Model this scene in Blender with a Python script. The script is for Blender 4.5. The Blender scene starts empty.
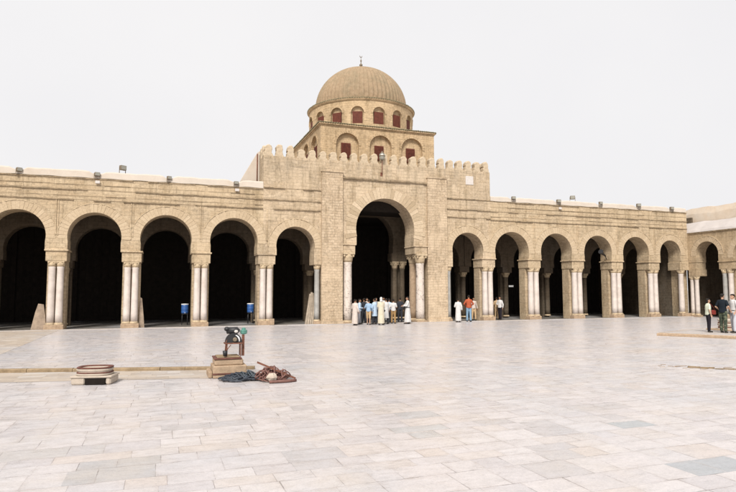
import bpy, bmesh, math, random
from mathutils import Matrix, Vector
PI = math.pi
S = bpy.context.scene
COL = S.collection
random.seed(7)
R = math.radians

# ------------------------------------------------------------------ nodes
class NT:
    def __init__(s, name, rough=0.85, spec=0.3):
        s.m = bpy.data.materials.new(name); s.m.use_nodes = True
        s.t = s.m.node_tree; s.n = s.t.nodes; s.l = s.t.links
        s.b = s.n['Principled BSDF']
        s.b.inputs['Roughness'].default_value = rough
        s.b.inputs['Specular IOR Level'].default_value = spec
    def new(s, typ, **kw):
        nd = s.n.new(typ)
        for k, v in kw.items(): setattr(nd, k, v)
        return nd
    def set(s, sock, v):
        if isinstance(v, bpy.types.NodeSocket): s.l.new(v, sock)
        elif v is not None: sock.default_value = v
    def math(s, op, a, b=None, c=None, clamp=False):
        nd = s.new('ShaderNodeMath', operation=op, use_clamp=clamp)
        s.set(nd.inputs[0], a); s.set(nd.inputs[1], b)
        if c is not None: s.set(nd.inputs[2], c)
        return nd.outputs[0]
    def comb(s, x, y, z=0.0):
        nd = s.new('ShaderNodeCombineXYZ'); s.set(nd.inputs[0], x); s.set(nd.inputs[1], y); s.set(nd.inputs[2], z)
        return nd.outputs[0]
    def obj(s):
        return s.new('ShaderNodeTexCoord').outputs['Object']
    def sep(s, v):
        nd = s.new('ShaderNodeSeparateXYZ'); s.l.new(v, nd.inputs[0]); return nd.outputs
    def noise(s, v, scale, detail=4, rough=0.6, dist=0.0, dim='3D'):
        nd = s.new('ShaderNodeTexNoise'); nd.noise_dimensions = dim
        s.set(nd.inputs['Vector'], v); nd.inputs['Scale'].default_value = scale
        nd.inputs['Detail'].default_value = detail; nd.inputs['Roughness'].default_value = rough
        nd.inputs['Distortion'].default_value = dist
        return nd.outputs['Fac']
    def ramp(s, f, stops, interp='LINEAR'):
        nd = s.new('ShaderNodeValToRGB'); s.l.new(f, nd.inputs[0]); e = nd.color_ramp.elements
        nd.color_ramp.interpolation = interp
        while len(e) < len(stops): e.new(0.5)
        for el, (p, c) in zip(e, stops):
            el.position = p; el.color = (*c, 1) if len(c) == 3 else c
        return nd.outputs[0]
    def mix(s, f, a, b, mode='MIX'):
        nd = s.new('ShaderNodeMix', data_type='RGBA', blend_type=mode)
        s.set(nd.inputs[0], f)
        for i, v in ((6, a), (7, b)):
            if isinstance(v, tuple): v = (*v, 1) if len(v) == 3 else v
            s.set(nd.inputs[i], v)
        return nd.outputs[2]
    def maprange(s, v, a, b, c, d):
        nd = s.new('ShaderNodeMapRange'); s.l.new(v, nd.inputs[0])
        for i, x in enumerate((a, b, c, d)): nd.inputs[i + 1].default_value = x
        return nd.outputs[0]
    def bump(s, h, strength=0.5, dist=0.02):
        nd = s.new('ShaderNodeBump'); nd.inputs['Strength'].default_value = strength
        nd.inputs['Distance'].default_value = dist; s.l.new(h, nd.inputs['Height'])
        s.l.new(nd.outputs[0], s.b.inputs['Normal'])
    def base(s, c):
        s.set(s.b.inputs['Base Color'], (*c, 1) if isinstance(c, tuple) else c)

def grey(v): return (v, v, v)

def masonry(name, c1, c2, mortar, bw=0.5, bh=0.24, ms=0.014, stain=0.35, streak=None, blotch=(0.2, 0.18, 0.15)):
    n = NT(name, 0.92, 0.15)
    o = n.obj(); x, y, z = n.sep(o)
    u = n.math('ADD', x, y)
    wob = n.math('MULTIPLY', n.math('SUBTRACT', n.noise(o, 0.9, 3), 0.5), 0.14)
    v = n.comb(n.math('ADD', u, wob), n.math('ADD', z, wob), 0)
    br = n.new('ShaderNodeTexBrick'); n.l.new(v, br.inputs['Vector'])
    br.inputs['Scale'].default_value = 1; br.inputs['Brick Width'].default_value = bw
    br.inputs['Row Height'].default_value = bh; br.inputs['Mortar Size'].default_value = ms
    br.inputs['Mortar Smooth'].default_value = 0.5; br.inputs['Bias'].default_value = -0.1
    br.offset = 0.43; br.squash = 0.8; br.squash_frequency = 3
    br.inputs['Color1'].default_value = (*c1, 1); br.inputs['Color2'].default_value = (*c2, 1)
    br.inputs['Mortar'].default_value = (*mortar, 1)
    # let the joints fade in and out, as old mortar does
    jm = n.maprange(n.noise(o, 0.55, 4, 0.7), 0.40, 0.66, 0.05, 0.75)
    cellcol = n.mix(n.math('MULTIPLY', br.outputs['Fac'], jm), br.outputs['Color'], mortar)
    plain = n.mix(0.5, c1, c2)
    col = n.mix(n.maprange(n.noise(o, 0.35, 3), 0.35, 0.7, 0.85, 0.35), plain, cellcol)
    big = n.noise(o, 0.28, 5, 0.65, 0.6)
    col = n.mix(n.maprange(big, 0.5, 0.78, 0, stain), col, blotch, 'MULTIPLY') if False else n.mix(n.maprange(big, 0.5, 0.78, 0, stain), col, blotch)
    sm = n.noise(o, 7, 6, 0.75)
    col = n.mix(1.0, col, n.ramp(sm, [(0.28, grey(0.60)), (0.5, grey(0.99)), (0.74, grey(1.24))]), 'MULTIPLY')
    hs = n.noise(n.comb(n.math('MULTIPLY', u, 1.1), n.math('MULTIPLY', z, 6.5), 0), 1.4, 5, 0.75)     # bedding streaks
    col = n.mix(1.0, col, n.ramp(hs, [(0.30, grey(0.78)), (0.5, grey(1.0)), (0.72, grey(1.12))]), 'MULTIPLY')
    pt = n.noise(o, 0.55, 2, 0.4)        # repaired, paler patches with their own edges
    col = n.mix(n.maprange(pt, 0.56, 0.60, 0, 0.35), col, tuple(min(1, a * 1.22) for a in c1))
    rs = n.noise(n.comb(n.math('MULTIPLY', u, 2.4), n.math('MULTIPLY', z, 0.25), 2.0), 1.3, 5, 0.7)      # rain runs
    col = n.mix(1.0, col, n.ramp(rs, [(0.34, (0.74, 0.73, 0.70)), (0.5, grey(1.0))]), 'MULTIPLY')
    # pits and weathered specks
    pit = n.noise(o, 22, 3, 0.8)
    col = n.mix(n.maprange(pit, 0.58, 0.68, 0, 0.6), col, tuple(a * 0.45 for a in c1))
    if streak:   # dark rain runs below the crenels
        z0, z1 = streak
        sv = n.comb(n.math('MULTIPLY', u, 1.6), n.math('MULTIPLY', z, 0.22), 0)
        st = n.maprange(n.noise(sv, 1.3, 5, 0.65), 0.48, 0.68, 0, 0.6)
        zz = n.maprange(z, z0, z1, 0, 1)
        col = n.mix(n.math('MULTIPLY', st, zz), col, (0.17, 0.15, 0.12))
    n.base(col)
    h = n.math('ADD', n.math('MULTIPLY', n.math('MULTIPLY', br.outputs['Fac'], jm), -0.8), n.math('ADD', n.math('MULTIPLY', sm, 0.9), n.math('MULTIPLY', pit, 0.4)))
    n.bump(h, 0.7, 0.03)
    return n.m

def plain(name, c, rough=0.8, var=0.15, scale=6, bump=0.3, spec=0.3, metal=0.0, var2=None):
    n = NT(name, rough, spec); o = n.obj()
    f = n.noise(o, scale, 5, 0.65)
    lo = tuple(max(0, a * (1 - var)) for a in c); hi = tuple(min(1, a * (1 + var)) for a in c)
    col = n.ramp(f, [(0.3, lo), (0.7, hi)])
    if var2:
        col = n.mix(n.maprange(n.noise(o, scale * 0.3, 4, 0.7), 0.5, 0.7, 0, var2[1]), col, var2[0])
    n.base(col); n.b.inputs['Metallic'].default_value = metal
    if bump: n.bump(n.noise(o, scale * 4, 4, 0.7), bump, 0.01)
    return n.m

STONE = (0.504, 0.4, 0.273); STONE2 = (0.419, 0.314, 0.2)
M = {}
M['wall'] = masonry('limestone_masonry', STONE, STONE2, (0.339, 0.264, 0.177))
M['porch'] = masonry('porch_masonry', (0.525, 0.417, 0.295), (0.43, 0.329, 0.218), (0.349, 0.273, 0.19), 0.46, 0.21, 0.016, 0.3, streak=(9.2, 11.0))
M['buttress'] = masonry('buttress_masonry', (0.542, 0.428, 0.304), (0.43, 0.325, 0.218), (0.339, 0.264, 0.182), 0.40, 0.17, 0.018, 0.15)
M['tower'] = masonry('tower_masonry', (0.505, 0.377, 0.237), (0.449, 0.327, 0.196), (0.399, 0.289, 0.183), 0.36, 0.16, 0.010, 0.12)
M['wing'] = masonry('side_masonry', (0.453, 0.347, 0.228), (0.377, 0.281, 0.177), (0.293, 0.225, 0.149))
M['inner'] = masonry('shaded_inner_masonry', (0.124, 0.096, 0.068), (0.102, 0.077, 0.053), (0.074, 0.059, 0.043), stain=0.5)  # wall stone again, gallery shade put into its darker base colour
M['merlon'] = plain('weathered_merlon_stone', (0.472, 0.382, 0.273), 0.95, 0.25, 5, 0.8, 0.1, var2=((0.237, 0.202, 0.154), 0.6))
M['plaster'] = plain('pale_limewash', (0.512, 0.452, 0.388), 0.9, 0.06, 2.0, 0.4, 0.2, var2=((0.427, 0.339, 0.247), 0.30))
M['pinkwash'] = plain('pinkish_limewash', (0.576, 0.478, 0.376), 0.9, 0.1, 1.3, 0.4, 0.2, var2=((0.634, 0.592, 0.522), 0.6))
M['whitewash'] = plain('lilac_white_limewash', (0.453, 0.416, 0.396), 0.9, 0.08, 1.2, 0.4, 0.2, var2=((0.378, 0.335, 0.296), 0.5))
M['marble'] = plain('white_marble', (0.578, 0.511, 0.463), 0.55, 0.12, 3.0, 0.2, 0.4, var2=((0.404, 0.337, 0.279), 0.5))
M['greymarble'] = plain('grey_marble', (0.33, 0.32, 0.30), 0.5, 0.2, 3.0, 0.2, 0.4, var2=((0.22, 0.23, 0.22), 0.6))
M['capital'] = plain('carved_sandstone', (0.472, 0.371, 0.249), 0.9, 0.3, 9, 0.9, 0.15, var2=((0.245, 0.189, 0.127), 0.5))
M['course'] = plain('blackened_ledge_stone', (0.27, 0.205, 0.135), 0.95, 0.35, 5, 0.9, 0.1, var2=((0.12, 0.10, 0.07), 0.8))
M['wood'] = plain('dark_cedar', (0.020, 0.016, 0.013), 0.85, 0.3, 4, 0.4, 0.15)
M['plank'] = plain('grey_timber', (0.324, 0.267, 0.205), 0.85, 0.25, 5, 0.4, 0.2)
M['black'] = plain('black_metal', (0.02, 0.02, 0.022), 0.5, 0.3, 8, 0.1, 0.4)
M['darkhole'] = plain('dark_shaft', (0.015, 0.012, 0.01), 0.9, 0.2, 8, 0.1, 0.1)
M['lampmetal'] = plain('weathered_lamp_metal', (0.17, 0.135, 0.095), 0.6, 0.3, 12, 0.2, 0.4)
M['glass'] = plain('lamp_glass', (0.26, 0.25, 0.21), 0.25, 0.1, 8, 0, 0.6)
M['bluep'] = plain('blue_plastic', (0.03, 0.10, 0.30), 0.45, 0.1, 8, 0, 0.5)
M['whitep'] = plain('white_plastic', (0.7, 0.7, 0.7), 0.5, 0.05, 8, 0, 0.5)
M['red'] = plain('oxblood_shutter_paint', (0.105, 0.03, 0.018), 0.75, 0.3, 6, 0.2, 0.25)
M['redrim'] = plain('rusty_red_brick', (0.132, 0.058, 0.045), 0.85, 0.35, 9, 0.5, 0.2)
M['rust'] = plain('rusty_iron', (0.17, 0.075, 0.05), 0.85, 0.4, 14, 0.5, 0.2)
M['green'] = plain('turquoise_paint', (0.086, 0.225, 0.182), 0.55, 0.15, 12, 0.1, 0.4)
M['tile'] = plain('mossy_roof_tile', (0.20, 0.175, 0.11), 0.9, 0.4, 8, 0.8, 0.15)
M['wellstone'] = plain('tan_well_stone', (0.373, 0.274, 0.188), 0.9, 0.22, 7, 0.6, 0.15, var2=((0.238, 0.159, 0.105), 0.5))
M['kerbtan'] = plain('worn_kerb_stone', (0.264, 0.196, 0.124), 0.95, 0.3, 5, 0.9, 0.1, var2=((0.176, 0.128, 0.08), 0.6))
M['slab'] = plain('rough_brown_stone', (0.29, 0.225, 0.17), 0.95, 0.3, 4, 0.8, 0.1)
M['whitestone'] = plain('white_rubble', (0.436, 0.372, 0.306), 0.9, 0.12, 8, 0.8, 0.1)
M['plaque'] = plain('white_marble_plaque', (0.541, 0.5, 0.467), 0.7, 0.08, 8, 0.2, 0.3)
M['hosedark'] = plain('blue_black_hose', (0.035, 0.042, 0.055), 0.5, 0.3, 5, 0.1, 0.4)
M['hosegrey'] = plain('grey_blue_hose', (0.06, 0.075, 0.09), 0.5, 0.3, 5, 0.1, 0.4)
M['hosered'] = plain('reddish_hose', (0.17, 0.085, 0.07), 0.7, 0.4, 5, 0.3, 0.3)

def dome_mat():
    n = NT('ribbed_dome_render', 0.9, 0.15); o = n.obj()
    f = n.noise(o, 5, 6, 0.75)
    col = n.ramp(f, [(0.3, (0.214, 0.154, 0.1)), (0.5, (0.307, 0.224, 0.143)), (0.75, (0.364, 0.275, 0.191))])
    col = n.mix(n.maprange(n.noise(o, 0.8, 5, 0.75), 0.45, 0.66, 0, 0.65), col, (0.21, 0.175, 0.115))
    n.base(col); n.bump(n.noise(o, 14, 4, 0.7), 0.6, 0.03); return n.m
M['dome'] = dome_mat()

def island_mat(name, stops):
    n = NT(name, 0.92, 0.15); o = n.obj()
    g = n.new('ShaderNodeNewGeometry')
    col = n.ramp(g.outputs['Random Per Island'], stops)
    sm = n.noise(o, 8, 5, 0.75)
    col = n.mix(1.0, col, n.ramp(sm, [(0.25, grey(0.72)), (0.5, grey(0.98)), (0.8, grey(1.12))]), 'MULTIPLY')
    n.base(col); n.bump(sm, 0.7, 0.03); return n.m
M['vous'] = island_mat('voussoir_stone', [(0, (0.443, 0.343, 0.228)), (0.4, (0.48, 0.376, 0.255)), (0.8, (0.514, 0.408, 0.282)), (1, (0.463, 0.358, 0.24))])
M['vous2'] = island_mat('portal_voussoir_stone', [(0, (0.377, 0.29, 0.19)), (0.35, (0.472, 0.371, 0.255)), (0.7, (0.558, 0.447, 0.317)), (1, (0.414, 0.325, 0.218))])
M['veined'] = None
def veined():
    n = NT('speckled_breccia_marble', 0.5, 0.4); o = n.obj()
    f = n.noise(o, 5, 5, 0.7, 1.0)
    col = n.ramp(f, [(0.36, (0.20, 0.16, 0.14)), (0.43, (0.52, 0.45, 0.39)), (0.6, (0.62, 0.55, 0.49)), (0.72, (0.40, 0.28, 0.22))])
    n.base(col); return n.m
M['veined'] = veined()

def paving(name, h, w, stops, jd=0.7, rough=(0.22, 0.46), tint=None, spots=()):
    n = NT(name, 0.4, 0.5)
    o = n.obj(); x, y, z = n.sep(o)
    # rows of uneven depth
    ys = n.math('DIVIDE', y, h)
    yn = n.new('ShaderNodeTexNoise', noise_dimensions='1D'); n.l.new(ys, yn.inputs['W']); yn.inputs['Scale'].default_value = 0.37; yn.inputs['Detail'].default_value = 0
    ys = n.math('ADD', ys, n.math('MULTIPLY', yn.outputs['Fac'], 1.3))
    wv = n.math('MULTIPLY', n.math('SUBTRACT', n.noise(o, 1.6, 4, 0.7), 0.5), 0.16)
    ys = n.math('ADD', ys, wv)
    row = n.math('FLOOR', ys); fy = n.math('FRACT', ys)
    wn = n.new('ShaderNodeTexWhiteNoise', noise_dimensions='1D'); n.l.new(row, wn.inputs['W'])
    rr = wn.outputs['Value']
    xs = n.math('ADD', n.math('MULTIPLY', n.math('DIVIDE', x, w), n.math('ADD', n.math('MULTIPLY', rr, 0.5), 0.78)), n.math('MULTIPLY', rr, 17.3))
    nn = n.new('ShaderNodeTexNoise', noise_dimensions='2D'); n.l.new(n.comb(xs, n.math('MULTIPLY', row, 5.1)), nn.inputs['Vector'])
    nn.inputs['Scale'].default_value = 0.6; nn.inputs['Detail'].default_value = 0
    xs = n.math('ADD', xs, n.math('MULTIPLY', nn.outputs['Fac'], 0.9))
    colm = n.math('FLOOR', xs); fx = n.math('FRACT', xs)
    cell = n.new('ShaderNodeTexWhiteNoise', noise_dimensions='2D'); n.l.new(n.comb(colm, row), cell.inputs['Vector'])
    cr = cell.outputs['Value']
    dx = n.math('MULTIPLY', n.math('MINIMUM', fx, n.math('SUBTRACT', 1.0, fx)), w)
    dy = n.math('MULTIPLY', n.math('MINIMUM', fy, n.math('SUBTRACT', 1.0, fy)), h)
    d = n.math('MINIMUM', dx, dy)
    jn = n.noise(o, 2.6, 4, 0.7)
    thick = n.maprange(jn, 0.42, 0.72, 0.002, 0.014)
    joint = n.math('SUBTRACT', 1.0, n.math('DIVIDE', d, thick, clamp=False), clamp=True)
    joint = n.math('MULTIPLY', joint, n.maprange(n.noise(o, 1.7, 3, 0.6), 0.42, 0.58, 0.25, 1.0))
    col = n.ramp(cr, stops, 'CONSTANT')
    # individual slabs of grey stone set among the pale ones
    ccx = n.math('SUBTRACT', x, n.math('MULTIPLY', n.math('SUBTRACT', fx, 0.5), w)); ccy = n.math('SUBTRACT', y, n.math('MULTIPLY', n.math('SUBTRACT', fy, 0.5), h))
    for (sx, sy, ra, rb, sc_) in spots:
        mk = n.math('MULTIPLY', n.math('LESS_THAN', n.math('ABSOLUTE', n.math('SUBTRACT', ccx, sx)), ra), n.math('LESS_THAN', n.math('ABSOLUTE', n.math('SUBTRACT', ccy, sy)), rb))
        col = n.mix(mk, col, sc_)
    # cloudy veins within and across slabs
    v2 = n.noise(n.comb(n.math('ADD', x, n.math('MULTIPLY', cr, 9.0)), n.math('MULTIPLY', y, 2.2), 0), 2.2, 6, 0.7, 0.5)
    col = n.mix(1.0, col, n.ramp(v2, [(0.25, grey(0.84)), (0.5, grey(0.99)), (0.8, grey(1.08))]), 'MULTIPLY')
    big = n.noise(n.comb(x, n.math('MULTIPLY', y, 0.8), 3.0), 0.33, 5, 0.65, 0.4)
    col = n.mix(n.maprange(big, 0.46, 0.70, 0, 0.55), col, (0.43, 0.44, 0.47))
    warm = n.noise(n.comb(x, y, 9.0), 0.55, 4, 0.65)
    col = n.mix(n.maprange(warm, 0.52, 0.74, 0, 0.5), col, (0.50, 0.44, 0.38))
    md = n.noise(n.comb(n.math('MULTIPLY', x, 1.0), n.math('MULTIPLY', y, 1.6), 1.0), 9, 5, 0.8)
    col = n.mix(1.0, col, n.ramp(md, [(0.28, grey(0.86)), (0.5, grey(1.0)), (0.75, grey(1.07))]), 'MULTIPLY')
    sp = n.noise(o, 45, 3, 0.8)
    col = n.mix(1.0, col, n.ramp(sp, [(0.25, grey(0.78)), (0.5, grey(0.98)), (0.8, grey(1.08))]), 'MULTIPLY')
    grime = n.math('MULTIPLY', n.math('SUBTRACT', 1.0, n.math('DIVIDE', d, 0.075), clamp=True), n.maprange(n.noise(o, 3.3, 4, 0.7), 0.45, 0.7, 0.0, 0.5))
    col = n.mix(grime, col, (0.33, 0.28, 0.25))
    blot = n.noise(n.comb(x, y, 5.0), 1.9, 6, 0.8)
    col = n.mix(n.maprange(blot, 0.58, 0.72, 0, 0.35), col, (0.38, 0.345, 0.33))
    if tint: col = n.mix(tint[1], col, tint[0])
    col = n.mix(n.math('MULTIPLY', joint, jd), col, (0.07, 0.055, 0.05))
    n.base(col)
    n.set(n.b.inputs['Roughness'], n.maprange(v2, 0.3, 0.7, rough[0], rough[1]))
    hgt = n.math('ADD', n.math('MULTIPLY', joint, -1.0), n.math('ADD', n.math('MULTIPLY', cr, 0.5), n.math('MULTIPLY', v2, 0.5)))
    n.bump(hgt, 0.35, 0.012)
    return n.m
C0 = (0.518, 0.483, 0.477)
M['paving'] = paving('marble_paving', 0.43, 0.60, [(0, C0), (0.16, (0.502, 0.468, 0.467)), (0.30, (0.530, 0.493, 0.488)), (0.46, (0.494, 0.464, 0.465)), (0.58, (0.520, 0.474, 0.454)),
                                                   (0.68, (0.540, 0.506, 0.501)), (0.80, (0.480, 0.449, 0.452)), (0.90, (0.510, 0.456, 0.428)), (0.94, (0.450, 0.423, 0.422))],
    spots=((-0.40, 7.85, 0.62, 0.45, (0.40, 0.385, 0.385)), (1.9, 7.6, 0.4, 0.25, (0.44, 0.42, 0.425)), (6.45, 5.45, 0.32, 0.24, (0.35, 0.36, 0.375)), (7.2, 7.45, 0.33, 0.22, (0.36, 0.375, 0.385)),
           (4.2, 9.3, 0.5, 0.22, (0.43, 0.42, 0.425)), (3.9, 8.3, 0.3, 0.22, (0.44, 0.43, 0.43)), (-1.6, 9.0, 0.7, 0.3, (0.455, 0.43, 0.42))))
M['oldpaving'] = paving('worn_old_paving', 0.33, 0.5, [(0, (0.386, 0.323, 0.26)), (0.3, (0.42, 0.353, 0.286)), (0.6, (0.353, 0.294, 0.239)), (0.8, (0.437, 0.386, 0.336))], 0.4, (0.6, 0.85))
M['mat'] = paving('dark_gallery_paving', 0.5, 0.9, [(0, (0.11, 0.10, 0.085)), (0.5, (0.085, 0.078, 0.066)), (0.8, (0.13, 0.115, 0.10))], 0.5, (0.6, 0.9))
M['step'] = paving('threshold_paving', 0.5, 0.9, [(0, (0.425, 0.383, 0.353)), (0.5, (0.374, 0.332, 0.301)), (0.8, (0.459, 0.416, 0.396))], 0.5, (0.5, 0.8))

# ------------------------------------------------------------------ mesh helpers
class MB:
    def __init__(s): s.v = []; s.f = []; s.sm = []
    def add(s, vs, fs, smooth=False):
        o = len(s.v); s.v += [tuple(v) for v in vs]
        s.f += [tuple(i + o for i in f) for f in fs]; s.sm += [smooth] * len(fs); return s
    def box(s, x0, x1, y0, y1, z0, z1, jit=0.0):
        j = lambda: random.uniform(-jit, jit) if jit else 0
        v = [(x + j(), y + j(), z + j()) for z in (z0, z1) for y in (y0, y1) for x in (x0, x1)]
        return s.add(v, [(0, 2, 3, 1), (4, 5, 7, 6), (0, 1, 5, 4), (2, 6, 7, 3), (0, 4, 6, 2), (1, 3, 7, 5)])
    def bbox(s, x0, x1, y0, y1, z0, z1, b=0.02):   # box with chamfered vertical edges and top
        pts = [(x0 + b, y0), (x1 - b, y0), (x1, y0 + b), (x1, y1 - b), (x1 - b, y1), (x0 + b, y1), (x0, y1 - b), (x0, y0 + b)]
        cx, cy = (x0 + x1) / 2, (y0 + y1) / 2
        sh = lambda p, k: (p[0] - math.copysign(k, p[0] - cx), p[1] - math.copysign(k, p[1] - cy))
        rings = [[(*sh(p, b * 0.6), z0) for p in pts], [(*p, z0 + b) for p in pts], [(*p, z1 - b) for p in pts], [(*sh(p, b * 0.6), z1) for p in pts]]
        v = sum(rings, []); n = 8; f = []
        for k in range(3):
            for i in range(n): f.append((k * n + i, k * n + (i + 1) % n, (k + 1) * n + (i + 1) % n, (k + 1) * n + i))
        f.append(tuple(range(n))[::-1]); f.append(tuple(range(3 * n, 4 * n)))
        return s.add(v, f)
    def lathe(s, cx, cy, prof, n=20, a0=0, a1=2 * PI, smooth=True, sx=1, sy=1, cap=True, mod=None):
        full = abs(a1 - a0 - 2 * PI) < 1e-6; m = n if full else n + 1; v = []
        for (r, z) in prof:
            for i in range(m):
                a = a0 + (a1 - a0) * i / n; rr = r * (mod(a, z) if mod else 1)
                v.append((cx + rr * math.cos(a) * sx, cy + rr * math.sin(a) * sy, z))
        f = []
        for k in range(len(prof) - 1):
            for i in range(n):
                j = (i + 1) % m
                f.append((k * m + i, k * m + j, (k + 1) * m + j, (k + 1) * m + i))
        s.add(v, f, smooth)
        if cap and full:
            o = len(s.v) - len(v)
            s.f.append(tuple(o + i for i in range(m))[::-1]); s.sm.append(False)
            q = o + (len(prof) - 1) * m
            s.f.append(tuple(q + i for i in range(m))); s.sm.append(False)
        return s
    def tube(s, pts, rads, n=8, smooth=True, cap=True):
        pts = [Vector(p) for p in pts]
        if not hasattr(rads, '__len__'): rads = [rads] * len(pts)
        v = []; up = Vector((0, 0, 1)); prev = None
        for i, p in enumerate(pts):
            d = (pts[min(i + 1, len(pts) - 1)] - pts[max(i - 1, 0)]).normalized()
            if prev is None:
                a = d.cross(up if abs(d.z) < 0.95 else Vector((1, 0, 0))).normalized()
            else:
                a = (prev - d * prev.dot(d)).normalized()
            prev = a; b = d.cross(a)
            for k in range(n):
                t = 2 * PI * k / n; v.append(tuple(p + (a * math.cos(t) + b * math.sin(t)) * rads[i]))
        f = [(i * n + k, i * n + (k + 1) % n, (i + 1) * n + (k + 1) % n, (i + 1) * n + k) for i in range(len(pts) - 1) for k in range(n)]
        s.add(v, f, smooth)
        if cap:
            o = len(s.v) - len(v)
            s.f.append(tuple(o + k for k in range(n))[::-1]); s.sm.append(False)
            s.f.append(tuple(o + (len(pts) - 1) * n + k for k in range(n))); s.sm.append(False)
        return s
    def ell(s, c, r, n=12, m=8):
        v = [(c[0], c[1], c[2] - r[2])]; f = []
        for j in range(1, m):
            t = -PI / 2 + PI * j / m
            for i in range(n):
                a = 2 * PI * i / n; v.append((c[0] + r[0] * math.cos(t) * math.cos(a), c[1] + r[1] * math.cos(t) * math.sin(a), c[2] + r[2] * math.sin(t)))
        v.append((c[0], c[1], c[2] + r[2])); L = len(v) - 1
        for i in range(n): f.append((0, 1 + (i + 1) % n, 1 + i)); f.append((L, L - n + i, L - n + (i + 1) % n))
        for j in range(m - 2):
            for i in range(n):
                a = 1 + j * n + i; b = 1 + j * n + (i + 1) % n; f.append((a, b, b + n, a + n))
        return s.add(v, f, True)
    def cap(s, p0, r0, p1, r1, n=10):   # tapered limb with round ends
        s.tube([p0, p1], [r0, r1], n); s.ell(p0, (r0,) * 3, n, 6); s.ell(p1, (r1,) * 3, n, 6); return s
    def prism(s, pts, d, axis='y', y=0.0):   # outline (x,z) given thickness d along y
        n = len(pts)
        v = [(p[0], y, p[1]) for p in pts] + [(p[0], y + d, p[1]) for p in pts]
        f = [tuple(range(n)), tuple(range(n, 2 * n))[::-1]] + [(i, i + n, (i + 1) % n + n, (i + 1) % n) for i in range(n)]
        return s.add(v, f)
    def xf(s, mat, start=0):
        for i in range(start, len(s.v)): s.v[i] = tuple(mat @ Vector(s.v[i]))
        return s
    def mesh(s, name):
        me = bpy.data.meshes.new(name); me.from_pydata(s.v, [], s.f)
        me.polygons.foreach_set('use_smooth', s.sm); me.update()
        bm = bmesh.new(); bm.from_mesh(me); bmesh.ops.recalc_face_normals(bm, faces=bm.faces); bm.to_mesh(me); bm.free()
        return me

def link(o, parent=None, world=True):
    COL.objects.link(o)
    if parent is not None:
        o.parent = parent
        if world:
            if parent.type == 'EMPTY': o.matrix_parent_inverse = Matrix.Translation(-parent.location)
    return o
def part(name, mb, mat, parent=None, world=True, bevel=0):
    me = mb.mesh(name); me.materials.append(mat)
    o = bpy.data.objects.new(name, me); link(o, parent, world)
    if bevel:
        b = o.modifiers.new('bevel', 'BEVEL'); b.width = bevel; b.segments = 2; b.limit_method = 'ANGLE'
    return o
def tag(o, label, cat, group=None, kind=None):
    if label: o['label'] = label
    if cat: o['category'] = cat
    if group: o['group'] = group
    if kind: o['kind'] = kind
    return o
def thing(name, loc, label, cat, group=None, rz=0):
    o = bpy.data.objects.new(name, None); COL.objects.link(o); o.location = loc; o.rotation_euler = (0, 0, rz)
    o.empty_display_size = 0.3
    return tag(o, label, cat, group)
def struct(name, mb, mat):
    o = part(name, mb, mat); o['kind'] = 'structure'; return o
def copytree(o, parent=None):
    c = o.copy(); COL.objects.link(c); c.parent = parent
    for ch in [k for k in bpy.data.objects if k.parent == o]: copytree(ch, c)
    return c

# ------------------------------------------------------------------ the arcade builder (facade coordinates: u along, w into the building)
def arc_pts(c, r, zc, zi, n=26, ret=0.02):
    a = math.acos(1 - ret / 1.0)        # how far the horseshoe turns back in
    pts = [(c - r * math.cos(a), zi)]
    for i in range(n + 1):
        t = PI + a - (PI + 2 * a) * i / n
        pts.append((c + r * math.cos(t), max(zi + 0.001, zc + r * math.sin(t))))
    pts.append((c + r * math.cos(a), zi)); return pts
def arch_bay(mb, xa, xb, c, r, zc, zi, zt, w0, w1, T):
    P = arc_pts(c, r, zc, zi); add = lambda vs: mb.add([T(*v) for v in vs], [tuple(range(len(vs)))])
    for w in (w0, w1):
        for (x0, z0), (x1, z1) in zip(P[:-1], P[1:]):
            if z0 <= zc + 1e-4 and z1 <= zc + 1e-4 or z0 < zc - 1e-6 or z1 < zc - 1e-6:
                e = xa if (x0 + x1) / 2 < c else xb
                if abs(z1 - z0) > 1e-5: add([(e, w, z0), (x0, w, z0), (x1, w, z1), (e, w, z1)])
                top = max(z0, z1)
        up = [p for p in P if p[1] >= zc - 1e-6]
        # above the springing line of the circle
        zl = up[0][1]; zr = up[-1][1]
        add([(xa, w, zl), (up[0][0], w, zl), (up[0][0], w, zt), (xa, w, zt)])
        add([(up[-1][0], w, zr), (xb, w, zr), (xb, w, zt), (up[-1][0], w, zt)])
        for (x0, z0), (x1, z1) in zip(up[:-1], up[1:]):
            add([(x0, w, z0), (x1, w, z1), (x1, w, zt), (x0, w, zt)])
    for (x0, z0), (x1, z1) in zip(P[:-1], P[1:]):
        mb.add([T(x0, w0, z0), T(x0, w1, z0), T(x1, w1, z1), T(x1, w0, z1)], [(0, 1, 2, 3)], True)
    add([(xa, w0, zi), (P[0][0], w0, zi), (P[0][0], w1, zi), (xa, w1, zi)])
    add([(xb, w0, zi), (P[-1][0], w0, zi), (P[-1][0], w1, zi), (xb, w1, zi)])
    add([(xa, w0, zt), (xb, w0, zt), (xb, w1, zt), (xa, w1, zt)])
    return P
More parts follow.
